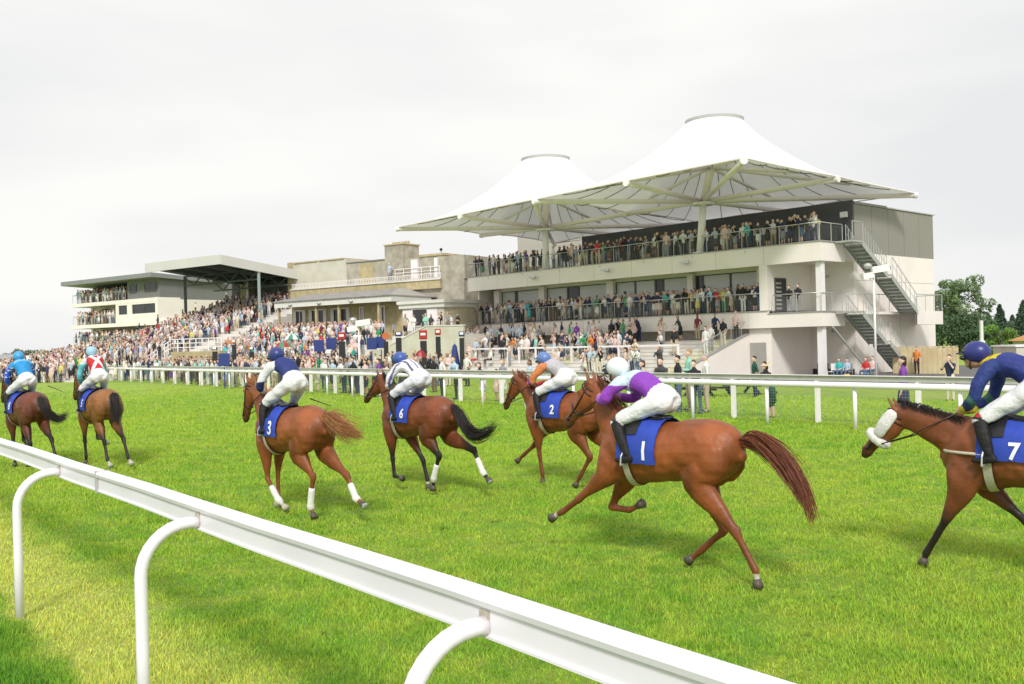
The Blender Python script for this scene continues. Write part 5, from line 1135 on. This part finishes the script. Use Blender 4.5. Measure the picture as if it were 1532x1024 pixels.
# zone fillers
def zone_row(F,zone,s0,s1,t,z,step,poses,jt=.2,skip=()):
    s=s0
    while s<s1:
        if not any(a<s<b for a,b in skip):
            tt=t+PR.uniform(0,jt); x,y,_=F.P(s,tt,z); person(x,y,z,F.face+PR.uniform(-.55,.55),zone,PR.choice(poses))
        s+=step*PR.uniform(.55,1.55)
LP=['lean','lean','crossed','stand','camera']; SP=['stand','crossed','camera','hip']
ZT='on the top gallery'; ZL='on the lower gallery'; ZS='on pale steps'
zone_row(FR,ZT,-3.0,28.4,.42,7.8,.50,LP); zone_row(FR,ZT,-2.6,27.,1.15,7.8,.46,SP,.5,skip=((4.7,6.0),(19.3,20.5)))
zone_row(FR,ZL,.9,27.5,.40,3.83,.37,LP); zone_row(FR,ZL,1.2,26.,.95,3.83,.5,SP,.4)
for s in (-1.15,-1.75): x,y,_=FR.P(s,.55,3.66); person(x,y,3.66,FR.face,'on the corner balcony beside the dark door','crossed',False,'black','grey','dark' if s<-1.5 else 'brown','man in black on the corner balcony, '+('right' if s<-1.5 else 'left')+' one of the pair')
for k,(s,dens) in enumerate(((2.2,1),)):
    pass
def stepz(t):
    i=int(math.floor((t+6.9)/6.5*10)); return -.1+2.2*(max(0,min(9,i))+1)/10
for k in range(150):
    s=PR.uniform(8.5,28.5) if k<125 else PR.uniform(3.2,9.5); t=PR.choice([-.6,-.9,-1.5,-2.6,-3.6,-4.2,-4.2,-5.4]) if k<138 else -6.4
    x,y,_=FR.P(s,t,0); person(x,y,stepz(t),FR.face+PR.uniform(-.5,.3),ZS,'sit' if t in(-5.4,-6.6) and PR.random()<.7 else PR.choice(SP+['lean']))
for s,t,tp in ((1.9,-2.0,'black'),(2.2,-3.4,'white'),(2.0,-.5,'pale pink'),(2.4,-2.6,'white')): x,y,_=FR.P(s,t,0); person(x,y,stepz(t),FR.face,'on the yellow aisle','stand',False,tp)
# the crowd along the fence to the left, and on the lawn behind it
px=40.
while px<700:
    x,y=fence_pt(px,1.5); Y=y
    dens=1. if px<480 else .7
    if PR.random()<dens and not (655<px<695 or 715<px<760): person(x,y,gz(x,y),FACE_F+PR.uniform(-.4,.4),'at the crowd fence','lean' if PR.random()<.75 else PR.choice(SP))
    px+=PR.uniform(.28,.62)*FPX/Y
for q,px0,px1,st_ in ((2.4,60,560,.75),(3.3,60,540,.8),(4.5,80,660,.8),(6.,90,660,.85),(8.,100,700,.9),(10,100,690,1.0),(12.5,100,690,1.1),(15.,100,690,1.2),(18.,250,690,1.3),(2.3,775,960,3.5),(21.,420,700,1.3)):
    px=px0+PR.uniform(0,20)
    while px<px1:
        x,y=fence_pt(px,q+PR.uniform(-.4,.5)); ok=True
        s_,t_=FM.st(x,y); s2,t2=FL.st(x,y)
        z=gz(x,y)
        if -1.5<s2<16 and t2>-16: z=max(z,rake(t2))
        elif -2.5<s_<15 and t_>-9: z=max(z,pav(t_))
        if -10<s_<-2.5 and t_>-3.3: ok=False
        if ok: person(x,y,z,FACE_F+PR.uniform(-.6,.6),'on the lawn',PR.choice(SP))
        px+=st_*PR.uniform(.4,1.6)*FPX/y
# raked stand, pavilion terrace and balconies further left
def fill(F,zone,s0,s1,t0,t1,dt,ds,zf,pose=SP,keep=1.):
    t=t0
    while t<t1:
        s=s0+PR.uniform(0,ds)
        while s<s1:
            if PR.random()<keep: x,y,_=F.P(s,t+PR.uniform(-.15,.15),0); person(x,y,zf(t),F.face+PR.uniform(-.5,.5),zone,PR.choice(pose))
            s+=ds*PR.uniform(.6,1.4)
        t+=dt
fill(FL,'far terrace',.6,15.5,-15.5,-4,.95,.62,rake); fill(FL,'far terrace',.6,12.0,-4,12,.8,.58,rake)
fill(FL,'far terrace',15.6,34,-15.5,-9,1.3,.7,lambda t: -.3+max(0,(t+16)*.10))
fill(FM,'pavilion terrace',-2.2,14.5,-8.6,-2.7,.8,.6,pav,keep=.85); fill(FM,'pavilion terrace',.5,14.5,-2.5,.2,.9,.62,lambda t:2.75); fill(FM,'pavilion terrace',-8.6,-2.8,-2.3,-1.2,.9,.75,lambda t:3.0,keep=.8)
fill(FM,'betting ring',-6,15,-17,-9.6,1.3,.95,lambda t:.1,keep=.8)
for z in (8.5,5.8,3.25):
    fill(FB,'far balconies',.6 if z<4 else (8.9 if z<8 else 6.9),18.2,.35,1.6,.6,.5,lambda t,z=z:z)
for F_,s,t,z in ((FM,5.2,5.75,8.06),(FR,28.4,4.,7.8)): x,y,_=F_.P(s,t,z); person(x,y,z,F_.face,'on the pavilion roof')
PEOPLE.sort(key=lambda p:math.hypot(p['x'],p['y']))
def in_view(p): return abs(p['x'])<.56*p['y']+.5
PEOPLE=[p for p in PEOPLE if in_view(p)]
NIND=300
def attrs(p):
    for _ in range(400):
        t=p['top'] or (PR.choice(['navy','black','black','charcoal','navy','white']) if 'gallery' in p['zone'] and PR.random()<.5 else PR.choice(TOPW)); b=p['bot'] or (PR.choice(TOPW) if p['fem'] and PR.random()<.4 else PR.choice(BOTW)); h=p['hair'] or PR.choice(list(HAIR))
        if p['label'] or (p['zone'],t,b,h,p['pose'],p['fem']) not in USED: break
    USED.add((p['zone'],t,b,h,p['pose'],p['fem'])); return t,b,h
def hat(parent):
    m=mat('straw',(.72,.62,.40),.8,.15,30,.3); B=MB(); B.tube([(.14,0,1.585),(.14,0,1.60)],[.19,.17],16).tube([(.14,0,1.60),(.14,0,1.70)],[.10,.085],14); o=B.build('straw_hat',m,None,smooth=False); o.parent=parent
if 'P' not in FASTDEV:
    stuffV=[];stuffF=[];stuffC=[];off=0
    for i,p in enumerate(PEOPLE):
        t,b,h=attrs(p); D=math.hypot(p['x'],p['y'])
        if i<NIND:
            lv=0 if D<44 else 1; me=template(p['pose'],p['fem'],lv)[0]
            o=bpy.data.objects.new('person',me); COL.objects.link(o); o.location=(p['x'],p['y'],p['z']); o.rotation_euler=(0,0,p['face']); o.scale=(p['sc'],)*3
            for k,m in enumerate((skm(p['skin']),clm(t),clm(b),BLACK if b!='white' else clm('beige'),hrm(h))):
                o.material_slots[k].link='OBJECT'; o.material_slots[k].material=m
            who='woman' if p['fem'] else 'man'; art='skirt' if p['fem'] and p['pose'] in('stand','lean','camera') else 'trousers'
            pw={'stand':'standing','lean':'leaning','crossed':'arms folded','camera':'hands raised','hip':'hand on hip','sit':'seated'}[p['pose']]
            lb=p['label'] or f"{h}-haired {who}, {t} top, {b} {art}, {pw} {p['zone']}"
            if len(lb.split())>16: print('LONG',lb)
            prop(o,lb,'person','spectators watching the race')
            if p['extra']=='hat': hat(o)
        else:
            me,co_,vt,fl=template(p['pose'],p['fem'],2); c,s=math.cos(p['face']),math.sin(p['face']); V=co_*p['sc']; V=np.stack([V[:,0]*c-V[:,1]*s+p['x'],V[:,0]*s+V[:,1]*c+p['y'],V[:,2]+p['z']],1)
            hc=(.72,.66,.52) if PR.random()<.10 else HAIR[h]; pal=np.array([SKINS[p['skin']],CLO[t],CLO[b],(.02,.02,.02),hc]); stuffV.append(V); stuffC.append(pal[vt]); stuffF+=[tuple(q+off for q in f) for f in fl]; off+=len(V)
    me=bpy.data.meshes.new('distant_crowd'); V=np.concatenate(stuffV); me.from_pydata(V.tolist(),[],stuffF); setcol(me,np.concatenate(stuffC))
    o=link(me,'distant_crowd',mat('crowd_cloth',(.5,.5,.5),.8,.1,3,attr='Col')); prop(o,'dense distant crowd packed on the far terraces, balconies and pavilion steps','crowd',kind='stuff')
    print('PEOPLE',len(PEOPLE),'stuff verts',off)
# ------------------------------------------------------------------ trees and planting
LEAFM={}
def leafmat(n,c):
    m=mat('leaf_'+n,c,.6,.35,.9,attr='Col',spec=.3); return m
def tree(loc,h,rad,label,cat='tree',name='tree',n=5200,leaf=.22,col=(.07,.12,.04),clumps=16,trunk=.22,base=.28,seed=1,conifer=False,group='trees beyond the right end of the stand'):
    rr=np.random.default_rng(seed); r2=random.Random(seed); root=thing(name,loc,label,cat,group); x0,y0,z0=loc
    tb=MB(); top=Vector((x0,y0,z0+h*.8)); b=Vector((x0,y0,z0)); tb.tube([b,b+Vector((.1*rad*.3,0,h*.35)),top],[trunk,trunk*.7,trunk*.2],8)
    C=[]
    for k in range(clumps):
        if conifer:
            u=(k+.5)/clumps; C.append((x0+r2.uniform(-.1,.1),y0,z0+h*(.12+.86*u),rad*(1-u)*.95+.12,h/clumps*1.1))
        else:
            a=r2.uniform(0,6.28); u=r2.uniform(0,1); zz=base+(1-base)*r2.uniform(.08,.92); w=math.sin(max(.12,min(1,(zz-base)/(1-base)))*math.pi*.9)**.6; rr_=rad*w*math.sqrt(u)*.8
            c=(x0+math.cos(a)*rr_,y0+math.sin(a)*rr_,z0+h*zz,rad*r2.uniform(.20,.40)*(16/max(16,clumps))**.35*(1.3 if name=='shrub' else 1),rad*r2.uniform(.16,.30)*(16/max(16,clumps))**.35*(1.4 if name=='shrub' else 1)); C.append(c)
            if k<10: tb.tube([b+Vector((0,0,h*r2.uniform(.2,.45))),(b+Vector((0,0,h*.5))+Vector(c[:3]))/2,Vector(c[:3])],[trunk*.45,trunk*.3,trunk*.08],5)
    tb.build('trunk',mat('bark',(.10,.08,.06),.9,.3,4,.4),root,smooth=True)
    per=n//clumps; VV=[];CC=[]
    for c in C:
        d=rr.normal(size=(per,3)); d/=np.linalg.norm(d,axis=1)[:,None]; q=rr.uniform(.45,1.0,per)**.5
        if conifer: d[:,2]*=.7
        pos=np.array(c[:3])+d*q[:,None]*np.array([c[3],c[3],c[4]])
        a=rr.normal(size=(per,3)); a/=np.linalg.norm(a,axis=1)[:,None]; bb=np.cross(a,rr.normal(size=(per,3))); bb/=np.linalg.norm(bb,axis=1)[:,None]
        s=(rr.uniform(.5,1.2,per)*leaf)[:,None]; VV.append(np.stack([pos-a*s,pos-bb*s*.45,pos+a*s,pos+bb*s*.45],1).reshape(-1,3)-np.array(loc))
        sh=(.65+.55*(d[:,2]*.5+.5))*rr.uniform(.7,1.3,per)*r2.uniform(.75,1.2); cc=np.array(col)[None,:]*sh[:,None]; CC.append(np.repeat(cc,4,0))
    V=np.concatenate(VV); m_=len(V)//4; me=bpy.data.meshes.new('crown'); me.vertices.add(len(V)); me.vertices.foreach_set('co',V.ravel()); me.loops.add(len(V)); me.loops.foreach_set('vertex_index',np.arange(len(V))); me.polygons.add(m_); me.polygons.foreach_set('loop_start',np.arange(m_)*4); me.update(calc_edges=True)
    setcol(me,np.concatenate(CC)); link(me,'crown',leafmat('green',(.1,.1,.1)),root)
def tp(px,Y): p=atY(px,500,Y); return (p.x,p.y,-.35)
tree(tp(1436,112),9.0,3.9,'tall loose-crowned broadleaf tree showing sky gaps, tallest right of the stand',n=9500,leaf=.16,col=(.22,.32,.14),clumps=44,seed=3)
tree(tp(1408,118),7.2,3.2,'rounded broadleaf tree pressed against the right end of the stand',n=7000,leaf=.17,col=(.12,.20,.09),clumps=20,seed=5)
tree(tp(1452,105),4.2,4.2,'low dark green thicket behind the timber fence',n=9000,leaf=.18,col=(.10,.17,.08),clumps=24,base=.0,seed=6,name='shrub',cat='shrub')
tree(tp(1499,84),3.2,1.7,'bright green rounded bush between the conifers and the right edge',n=7000,leaf=.10,col=(.17,.32,.06),clumps=16,base=.02,seed=8,name='shrub',cat='shrub')
for k,(px,Y,h) in enumerate(((1497,128,6.0),(1480,140,5.0),(1531,122,6.3),(1516,150,4.9),(1465,150,5.2))):
    tree(tp(px,Y),h,1.9,['pointed dark conifer directly behind the bright green bush','smaller conifer just right of the tall broadleaf tree','dark conifer cut off by the right edge of the photo','low faint conifer between the two larger conifers','faint conifer half hidden behind the tall broadleaf tree'][k],n=4200,leaf=.2,col=(.10,.16,.11),clumps=14,conifer=True,seed=20+k,name='conifer')
for k,px in enumerate((1470,1515,1540,1450)):
    tree(tp(px,135+9*k),3.4,4.6,['distant dark hedge tree left of the lamp post','distant hedge tree beside the right edge','hedge tree outside the right edge of the photo','distant hedge tree behind the thicket'][k],n=5000,leaf=.24,col=(.09,.14,.08),clumps=16,base=0,seed=40+k)
for k in range(7):
    tree(tp(-20+k*21,300+10*(k%3)),3.4+.8*(k%3)*.5,4.5,'low far tree on the left horizon, number %s counted from the left edge'%(['one','two','three','four','five','six','seven'][k]),n=1500,leaf=.5,col=(.30,.36,.28),clumps=9,base=0,seed=60+k,group='low trees along the left horizon')
# ------------------------------------------------------------------ yard, tarmac, fence and small fittings
def patch(name,pts,z,m,kind='structure'):
    me=MB(); me.add([(p[0],p[1],z) for p in pts],[tuple(range(len(pts)))]); o=me.build(name,m); prop(o,kind=kind)
def w2(F,s,t): q=F.P(s,t,0); return (q[0],q[1])
patch('tarmac_yard',[w2(FR,40,-8.2),w2(FR,1.0,-8.2),w2(FR,-3,-7.4),w2(FR,-26,-9.),w2(FR,-40,9),w2(FR,-3,22),w2(FR,40,5)],-.293,ASPH)
def misc():
    F=FR
    t=thing('timber_fence',F.P(-6,17,-.3),'tall pale timber board fence beside the end wall of the stand','fence')
    a=onz(1338,557,-.3); b=onz(1434,558,-.3); a=Vector((a.x,a.y,-.3)); b=Vector((b.x,b.y,-.3)); d=(b-a); n=26; bd=MB(); dl=d.normalized()
    for k in range(n):
        p=a+d*k/n; q=a+d*(k+.94)/n; zz=1.62+.02*((k*7)%5-2); off=Vector((0,.02*(k%2),0)); bd.bar(p+off+Vector((0,0,0))+ (q-p)/2,p+off+(q-p)/2+Vector((0,0,zz)),(q-p).length,.025,up=(-dl.y,dl.x,0))
    bd.build('boards',WOODF,t); MB().bar(a+Vector((0,.06,1.66)),b+Vector((0,.06,1.66)),.07,.05).build('top_rail',WOODF,t)
    for k in range(5): p=a+d*k/4+Vector((0,.09,0)); MB().bar(p,p+Vector((0,0,1.6)),.09).build('post',WOODF,t)
    # lamp / camera pole right, and camera pole centre
    for (px,py,zt,Y,lb) in ((1311,560,0,50,'tall white pole with a boxy lamp head in front of the outside stairs'),(538,556,0,56,'tall white pole with a pale camera box above the betting ring')):
        p=atY(px,py,Y); g=-.3; ty=404 if px>1000 else 484; ztop=atY(px,ty,Y).z; r=thing('camera_pole',(p.x,p.y,g),lb,'pole')
        MB().tube([(p.x,p.y,g),(p.x,p.y,ztop)],.055,10).build('pole',WHITE,r,smooth=True)
        MB().bar((p.x-.1,p.y,ztop+.05),(p.x+.75,p.y-.1,ztop+.16),.42,.34).build('camera_box',WHITE,r)
        MB().bar((p.x+.76,p.y-.1,ztop+.16),(p.x+.80,p.y-.1,ztop+.17),.3,.22).build('lens',GREEND,r)
        MB().bar((p.x-.65,p.y-.1,ztop-.28),(p.x-.05,p.y,ztop-.18),.34,.3).build('floodlight',WHITE,r); MB().ball((p.x-.3,p.y,ztop+.28),(.22,.18,.16),10,6).build('housing',GREYM,r)
    p=atY(1470,560,42); r=thing('lamp_post',(p.x,p.y,-.3),'dark slim post with a pale rectangular lantern near the right edge','lamp'); zt=atY(1470,512,42).z
    MB().tube([(p.x,p.y,-.3),(p.x,p.y,zt)],.05,8).build('pole',BLACK,r); MB().bar((p.x,p.y,zt),(p.x,p.y,zt+.12),.20).build('lantern_base',WHITE,r); MB().bar((p.x,p.y,zt+.12),(p.x,p.y,zt+1.0),.115).build('lantern',mat('lantern_glass',(.75,.75,.72),.3,.1,3),r)
    # speakers, bins, chairs
    for px,py,hh,ww,lb in ((1060,556,1.05,.5,'black slab of a speaker leaning by the terrace parapet'),(1232,563,.85,.6,'black bin standing right of the white column')):
        p=onz(px,py,-.3); r=MB(); r.bar((p.x,p.y,-.3),(p.x-.03,p.y,-.3+hh),ww,.35,up=(0,1,0)); o=r.build('bin' if 'bin' in lb else 'speaker',BLACK,None,org=(p.x,p.y,-.3),bevel=.03); prop(o,lb,'bin' if 'bin' in lb else 'speaker')
    def chair(px,py,lb,rz,m=WHITE):
        p=onz(px,py,-.3); r=thing('folding_chair',(0,0,0),lb,'chair','chairs set out under the outside stairs'); LOCALP.add(r.name)
        def sub(mb,n): o=mb.build(n,m,None); o.parent=r
        sub(MB().box(-.22,.22,-.22,.22,.43,.46),'seat'); sub(MB().box(-.24,-.20,-.21,.21,.52,.90),'backrest')
        for x in (-.2,.2):
            for y in (-.2,.2): sub(MB().tube([(x,y,0),(x*.95,y,.43)],.016,6),'leg')
        sub(MB().tube([(-.22,.2,.43),(-.22,.2,.52)],.014,6),'upright'); sub(MB().tube([(-.22,-.2,.43),(-.22,-.2,.52)],.014,6),'upright')
        r.location=(p.x,p.y,-.3); r.rotation_euler=(0,0,rz); return r
    chair(1246,566,'empty white folding chair beside the black bin',FR.face); 
    for px,lb in ((1268,'chair under the spectator in a pale blue shirt'),(1296,'chair under the spectator in a red top'),(1306,'chair closest to the white pole, under a red and white top'),(1256,'chair under the leftmost seated spectator')): chair(px,566,lb,FR.face,GREYM)
    p=onz(1263,567,-.3); o=MB().bar((p.x,p.y-.4,-.3),(p.x,p.y-.4,.05),.3).build('cool_bag',mat('yellow_plastic',(.75,.48,.06),.5,.1,5),None,org=(p.x,p.y-.4,-.3),bevel=.04); prop(o,'yellow cool bag on the ground in front of the seated group','bag')
    # picnic table
    p=onz(1092,588,-.12); r=thing('picnic_table',(p.x,p.y,gz(p.x,p.y)),'black wooden picnic table with two bench seats on the lawn behind the fence','table',rz=R(42)); LOCALP.add(r.name)
    def sub(mb,n): o=mb.build(n,BLACK,None); o.parent=r
    for k,x0 in enumerate((-1.5,1.6)):
        for i in range(4): sub(MB().box(x0-.9,x0+.9,-.36+i*.18,-.20+i*.18,.70,.74),'table_board')
        for s in (-1,1): sub(MB().box(x0-.9,x0+.9,s*.72-.13,s*.72+.13,.42,.46),'bench_seat')
        for x in (x0-.6,x0+.6):
            sub(MB().bar((x,-.8,0),(x,-.15,.72),.09),'leg'); sub(MB().bar((x,.8,0),(x,.15,.72),.09),'leg'); sub(MB().bar((x,-.85,.38),(x,.85,.38),.08),'cross_beam')
    # betting pitches: stands with boards, coloured signs, umbrellas
    def pitch(px,py,Y,col,lb,hh=2.3,w=.55,board=True,sh=.75,disc=False):
        w*=.70; sh*=.72
        g=-.3; p=atY(px,py,Y); r=thing('bookmaker_stand',(p.x,p.y,g),lb,'betting stand','bookmakers pitches along the rail enclosure'); b=Vector((p.x,p.y,g)); up=Vector((0,0,1)); zt=p.z-g
        MB().box(p.x-w/2,p.x+w/2,p.y,p.y+.12,g+.0,g+zt-sh/2-.08).build('black_board',BLACK,r)
        if disc:
            c=MB(); vs=[(p.x+.23*math.cos(2*math.pi*k/20),p.y-.05,g+zt+.23*math.sin(2*math.pi*k/20)) for k in range(20)]; vs+=[(x,y+.06,z) for x,y,z in vs]
            c.add(vs,[tuple(range(20)),tuple(range(39,19,-1))]+[(k,(k+1)%20,(k+1)%20+20,k+20) for k in range(20)]); s_=c.build('sign',col,r)
        else: s_=MB().box(p.x-w*.62,p.x+w*.62,p.y-.06,p.y+.05,g+zt-sh/2,g+zt+sh/2).build('sign',col,r,bevel=.06)
        q=MB(); q.box(p.x-w*.38,p.x+w*.38,p.y-.075,p.y-.062,g+zt-.04,g+zt+.10)
        if sh>.7: q.box(p.x-w*.2,p.x+w*.22,p.y-.075,p.y-.062,g+zt-.26,g+zt-.10)
        if not disc: q.build('lettering',WHITE,s_)
        MB().box(p.x-w*.5,p.x+w*.5,p.y-.1,p.y-.002,g+.9,g+1.25).build('price_panel',CHAR,r)
        return p
    pitch(633,499,57,RED,'black bookmaker stand topped by a red framed sign with a dark centre',sh=.8); pitch(655,495,58,RED,'black bookmaker stand with a plain red sign, right of the framed one',sh=.55,w=.42)
    pitch(511,501,60,RED,'black bookmaker stand with a tall red sign left of the camera pole',sh=.7); pitch(690.5,498,57,BLUE,'tall black bookmaker stand with a narrow blue sign by the modern stand',sh=.42,w=.4)
    pitch(596,498,60,BLUE,'black bookmaker stand with a small blue sign beside the orange disc',sh=.42,w=.5); pitch(577,501,61,ORANGE,'bookmaker stand topped by an orange round sign',disc=True,w=.4)
    pitch(349.5,509,62,ORANGE,'black bookmaker stand with a small orange red sign at the left of the ring',sh=.4,w=.35); pitch(376,520,62,BLACK,'plain black bookmaker stand without a coloured sign',sh=.3,w=.4); pitch(321,520,63,CHAR,'dark grey bookmaker stand below the white stair rail',sh=.3,w=.45)
    for px,py,Y,lb in ((556,512,62,'blue cloth panel just right of the camera pole'),(570,510,62.5,'blue cloth panel below the orange disc'),(477,515,62,'blue cloth panel left of the tall red sign'),(495,512,63,'second blue cloth panel left of the tall red sign'),(335,536,56,'blue joint cover under the white stair rail')):
        p=atY(px,py,Y); o=MB().box(p.x-.32,p.x+.32,p.y,p.y+.08,p.z-.40,p.z+.35).box(p.x-.03,p.x+.03,p.y+.03,p.y+.07,-.3,p.z-.5).build('cloth_panel',BLUE,None,org=(p.x,p.y,-.3)); prop(o,lb,'panel')
    def umbrella(px,py,Y,m,m2,lb,closed=False,r_=.9,g=-.3):
        p=atY(px,py,Y); r=thing('umbrella',(p.x,p.y,g),lb,'umbrella','parasols over the bookmakers pitches'); k=10
        MB().tube([(p.x,p.y,g),(p.x,p.y,p.z+.1)],.025,6).build('pole',GREYM,r)
        for j in range(k):
            a0,a1=2*math.pi*j/k,2*math.pi*(j+1)/k; q=MB(); c=(p.x,p.y,p.z)
            if closed: q.add([c,(p.x+.12*math.cos(a0),p.y+.12*math.sin(a0),p.z-.15),(p.x+r_*.35*math.cos(a0),p.y+r_*.35*math.sin(a0),p.z-1.5),(p.x+r_*.3*math.cos(a1),p.y+r_*.3*math.sin(a1),p.z-1.5),(p.x+.12*math.cos(a1),p.y+.12*math.sin(a1),p.z-.15)],[(0,1,4),(1,2,3,4)])
            else: q.add([c,(p.x+r_*.6*math.cos(a0),p.y+r_*.6*math.sin(a0),p.z-.16),(p.x+r_*math.cos(a0),p.y+r_*math.sin(a0),p.z-.42),(p.x+r_*math.cos(a1),p.y+r_*math.sin(a1),p.z-.42),(p.x+r_*.6*math.cos(a1),p.y+r_*.6*math.sin(a1),p.z-.16)],[(0,1,4),(1,2,3,4)])
            q.build('canopy_panel',(m,m2)[j%2],r)
    umbrella(424,508,62,RED,UMBG,'red and green parasol left of the white balustrade',False,.6); umbrella(437,497,66,UMBW,UMBG,'white and green parasol above the crowd on the pavilion steps',False,.6)
    umbrella(680,512,53,BLUE,BLUE,'tall folded dark blue parasol next to the narrow blue sign',True,.95); umbrella(629,521,50,mat('maroon_cloth',(.25,.02,.03),.7,.1,5),RED,'small dark red parasol below the red framed sign',False,.34)
    umbrella(529,520,58,TEAL,TEAL,'folded teal parasol beside the camera pole',True,.6)
    # board near the left, low shed roof, small buildings at the right edge
    p=atY(34,528,95); r=thing('notice_board',(p.x,p.y,-.3),'white notice board with a dark header strip behind the crowd at the far left','sign'); MB().box(p.x-.65,p.x+.65,p.y,p.y+.1,.9,2.45).build('panel',WHITE,r); MB().box(p.x-.66,p.x+.66,p.y-.02,p.y-.001,2.22,2.46).build('header',CHAR,r)
    for dx in (-.6,.6): MB().box(p.x+dx-.04,p.x+dx+.04,p.y+.02,p.y+.08,-.3,.9).build('post',WHITE,r)
    a=atY(-60,520,150); b=atY(118,520,128); r=thing('long_shed',(a.x,a.y,-.3),'long low shed with a grey felt roof behind the crowd at the far left','building')
    dx=(b-a).normalized(); nn=Vector((-dx.y,dx.x,0)); g=Vector((a.x,a.y,-.3)); h2=Vector((b.x,b.y,-.3)); up=Vector((0,0,1))
    MB().hexa([g+up*1.75,h2+up*1.75,h2+nn*6+up*2.6,g+nn*6+up*2.6,g+up*1.9,h2+up*1.9,h2+nn*6+up*2.75,g+nn*6+up*2.75]).build('roof',mat('shed_roof',(.34,.35,.34),.8,.1,.4),r); MB().hexa([g+nn*.3,h2+nn*.3,h2+nn*5.7,g+nn*5.7,g+nn*.3+up*1.7,h2+nn*.3+up*1.7,h2+nn*5.7+up*1.7,g+nn*5.7+up*1.7]).build('wall',CHAR,r)
    p=atY(1527,545,62); r=thing('site_cabin',(p.x,p.y,-.3),'pale cabin with a flat roof cut off by the right edge of the photo','building'); MB().box(p.x-.25,p.x+6,p.y,p.y+3,-.3,p.z+1.2).build('wall',STONEP,r); MB().box(p.x-.35,p.x+6.1,p.y-.1,p.y+3.1,p.z+1.2,p.z+1.3).build('roof',WHITE,r)
    p=atY(1564,514,80); r=thing('orange_roofed_kiosk',(p.x,p.y,-.3),'small kiosk with a warm orange tiled roof at the right edge','building'); MB().box(p.x-1.2,p.x+3,p.y,p.y+3,-.3,1.3).build('wall',STONEP,r); MB().add([(p.x-1.5,p.y-.3,1.3),(p.x+3.3,p.y-.3,1.3),(p.x+3.3,p.y+3.3,1.3),(p.x-1.5,p.y+3.3,1.3),(p.x-.4,p.y+1.5,1.95),(p.x+2.3,p.y+1.5,1.95)],[(0,1,5,4),(1,2,5),(2,3,4,5),(3,0,4)]).build('roof',mat('orange_tiles',(.62,.33,.12),.8,.2,6),r)
misc()
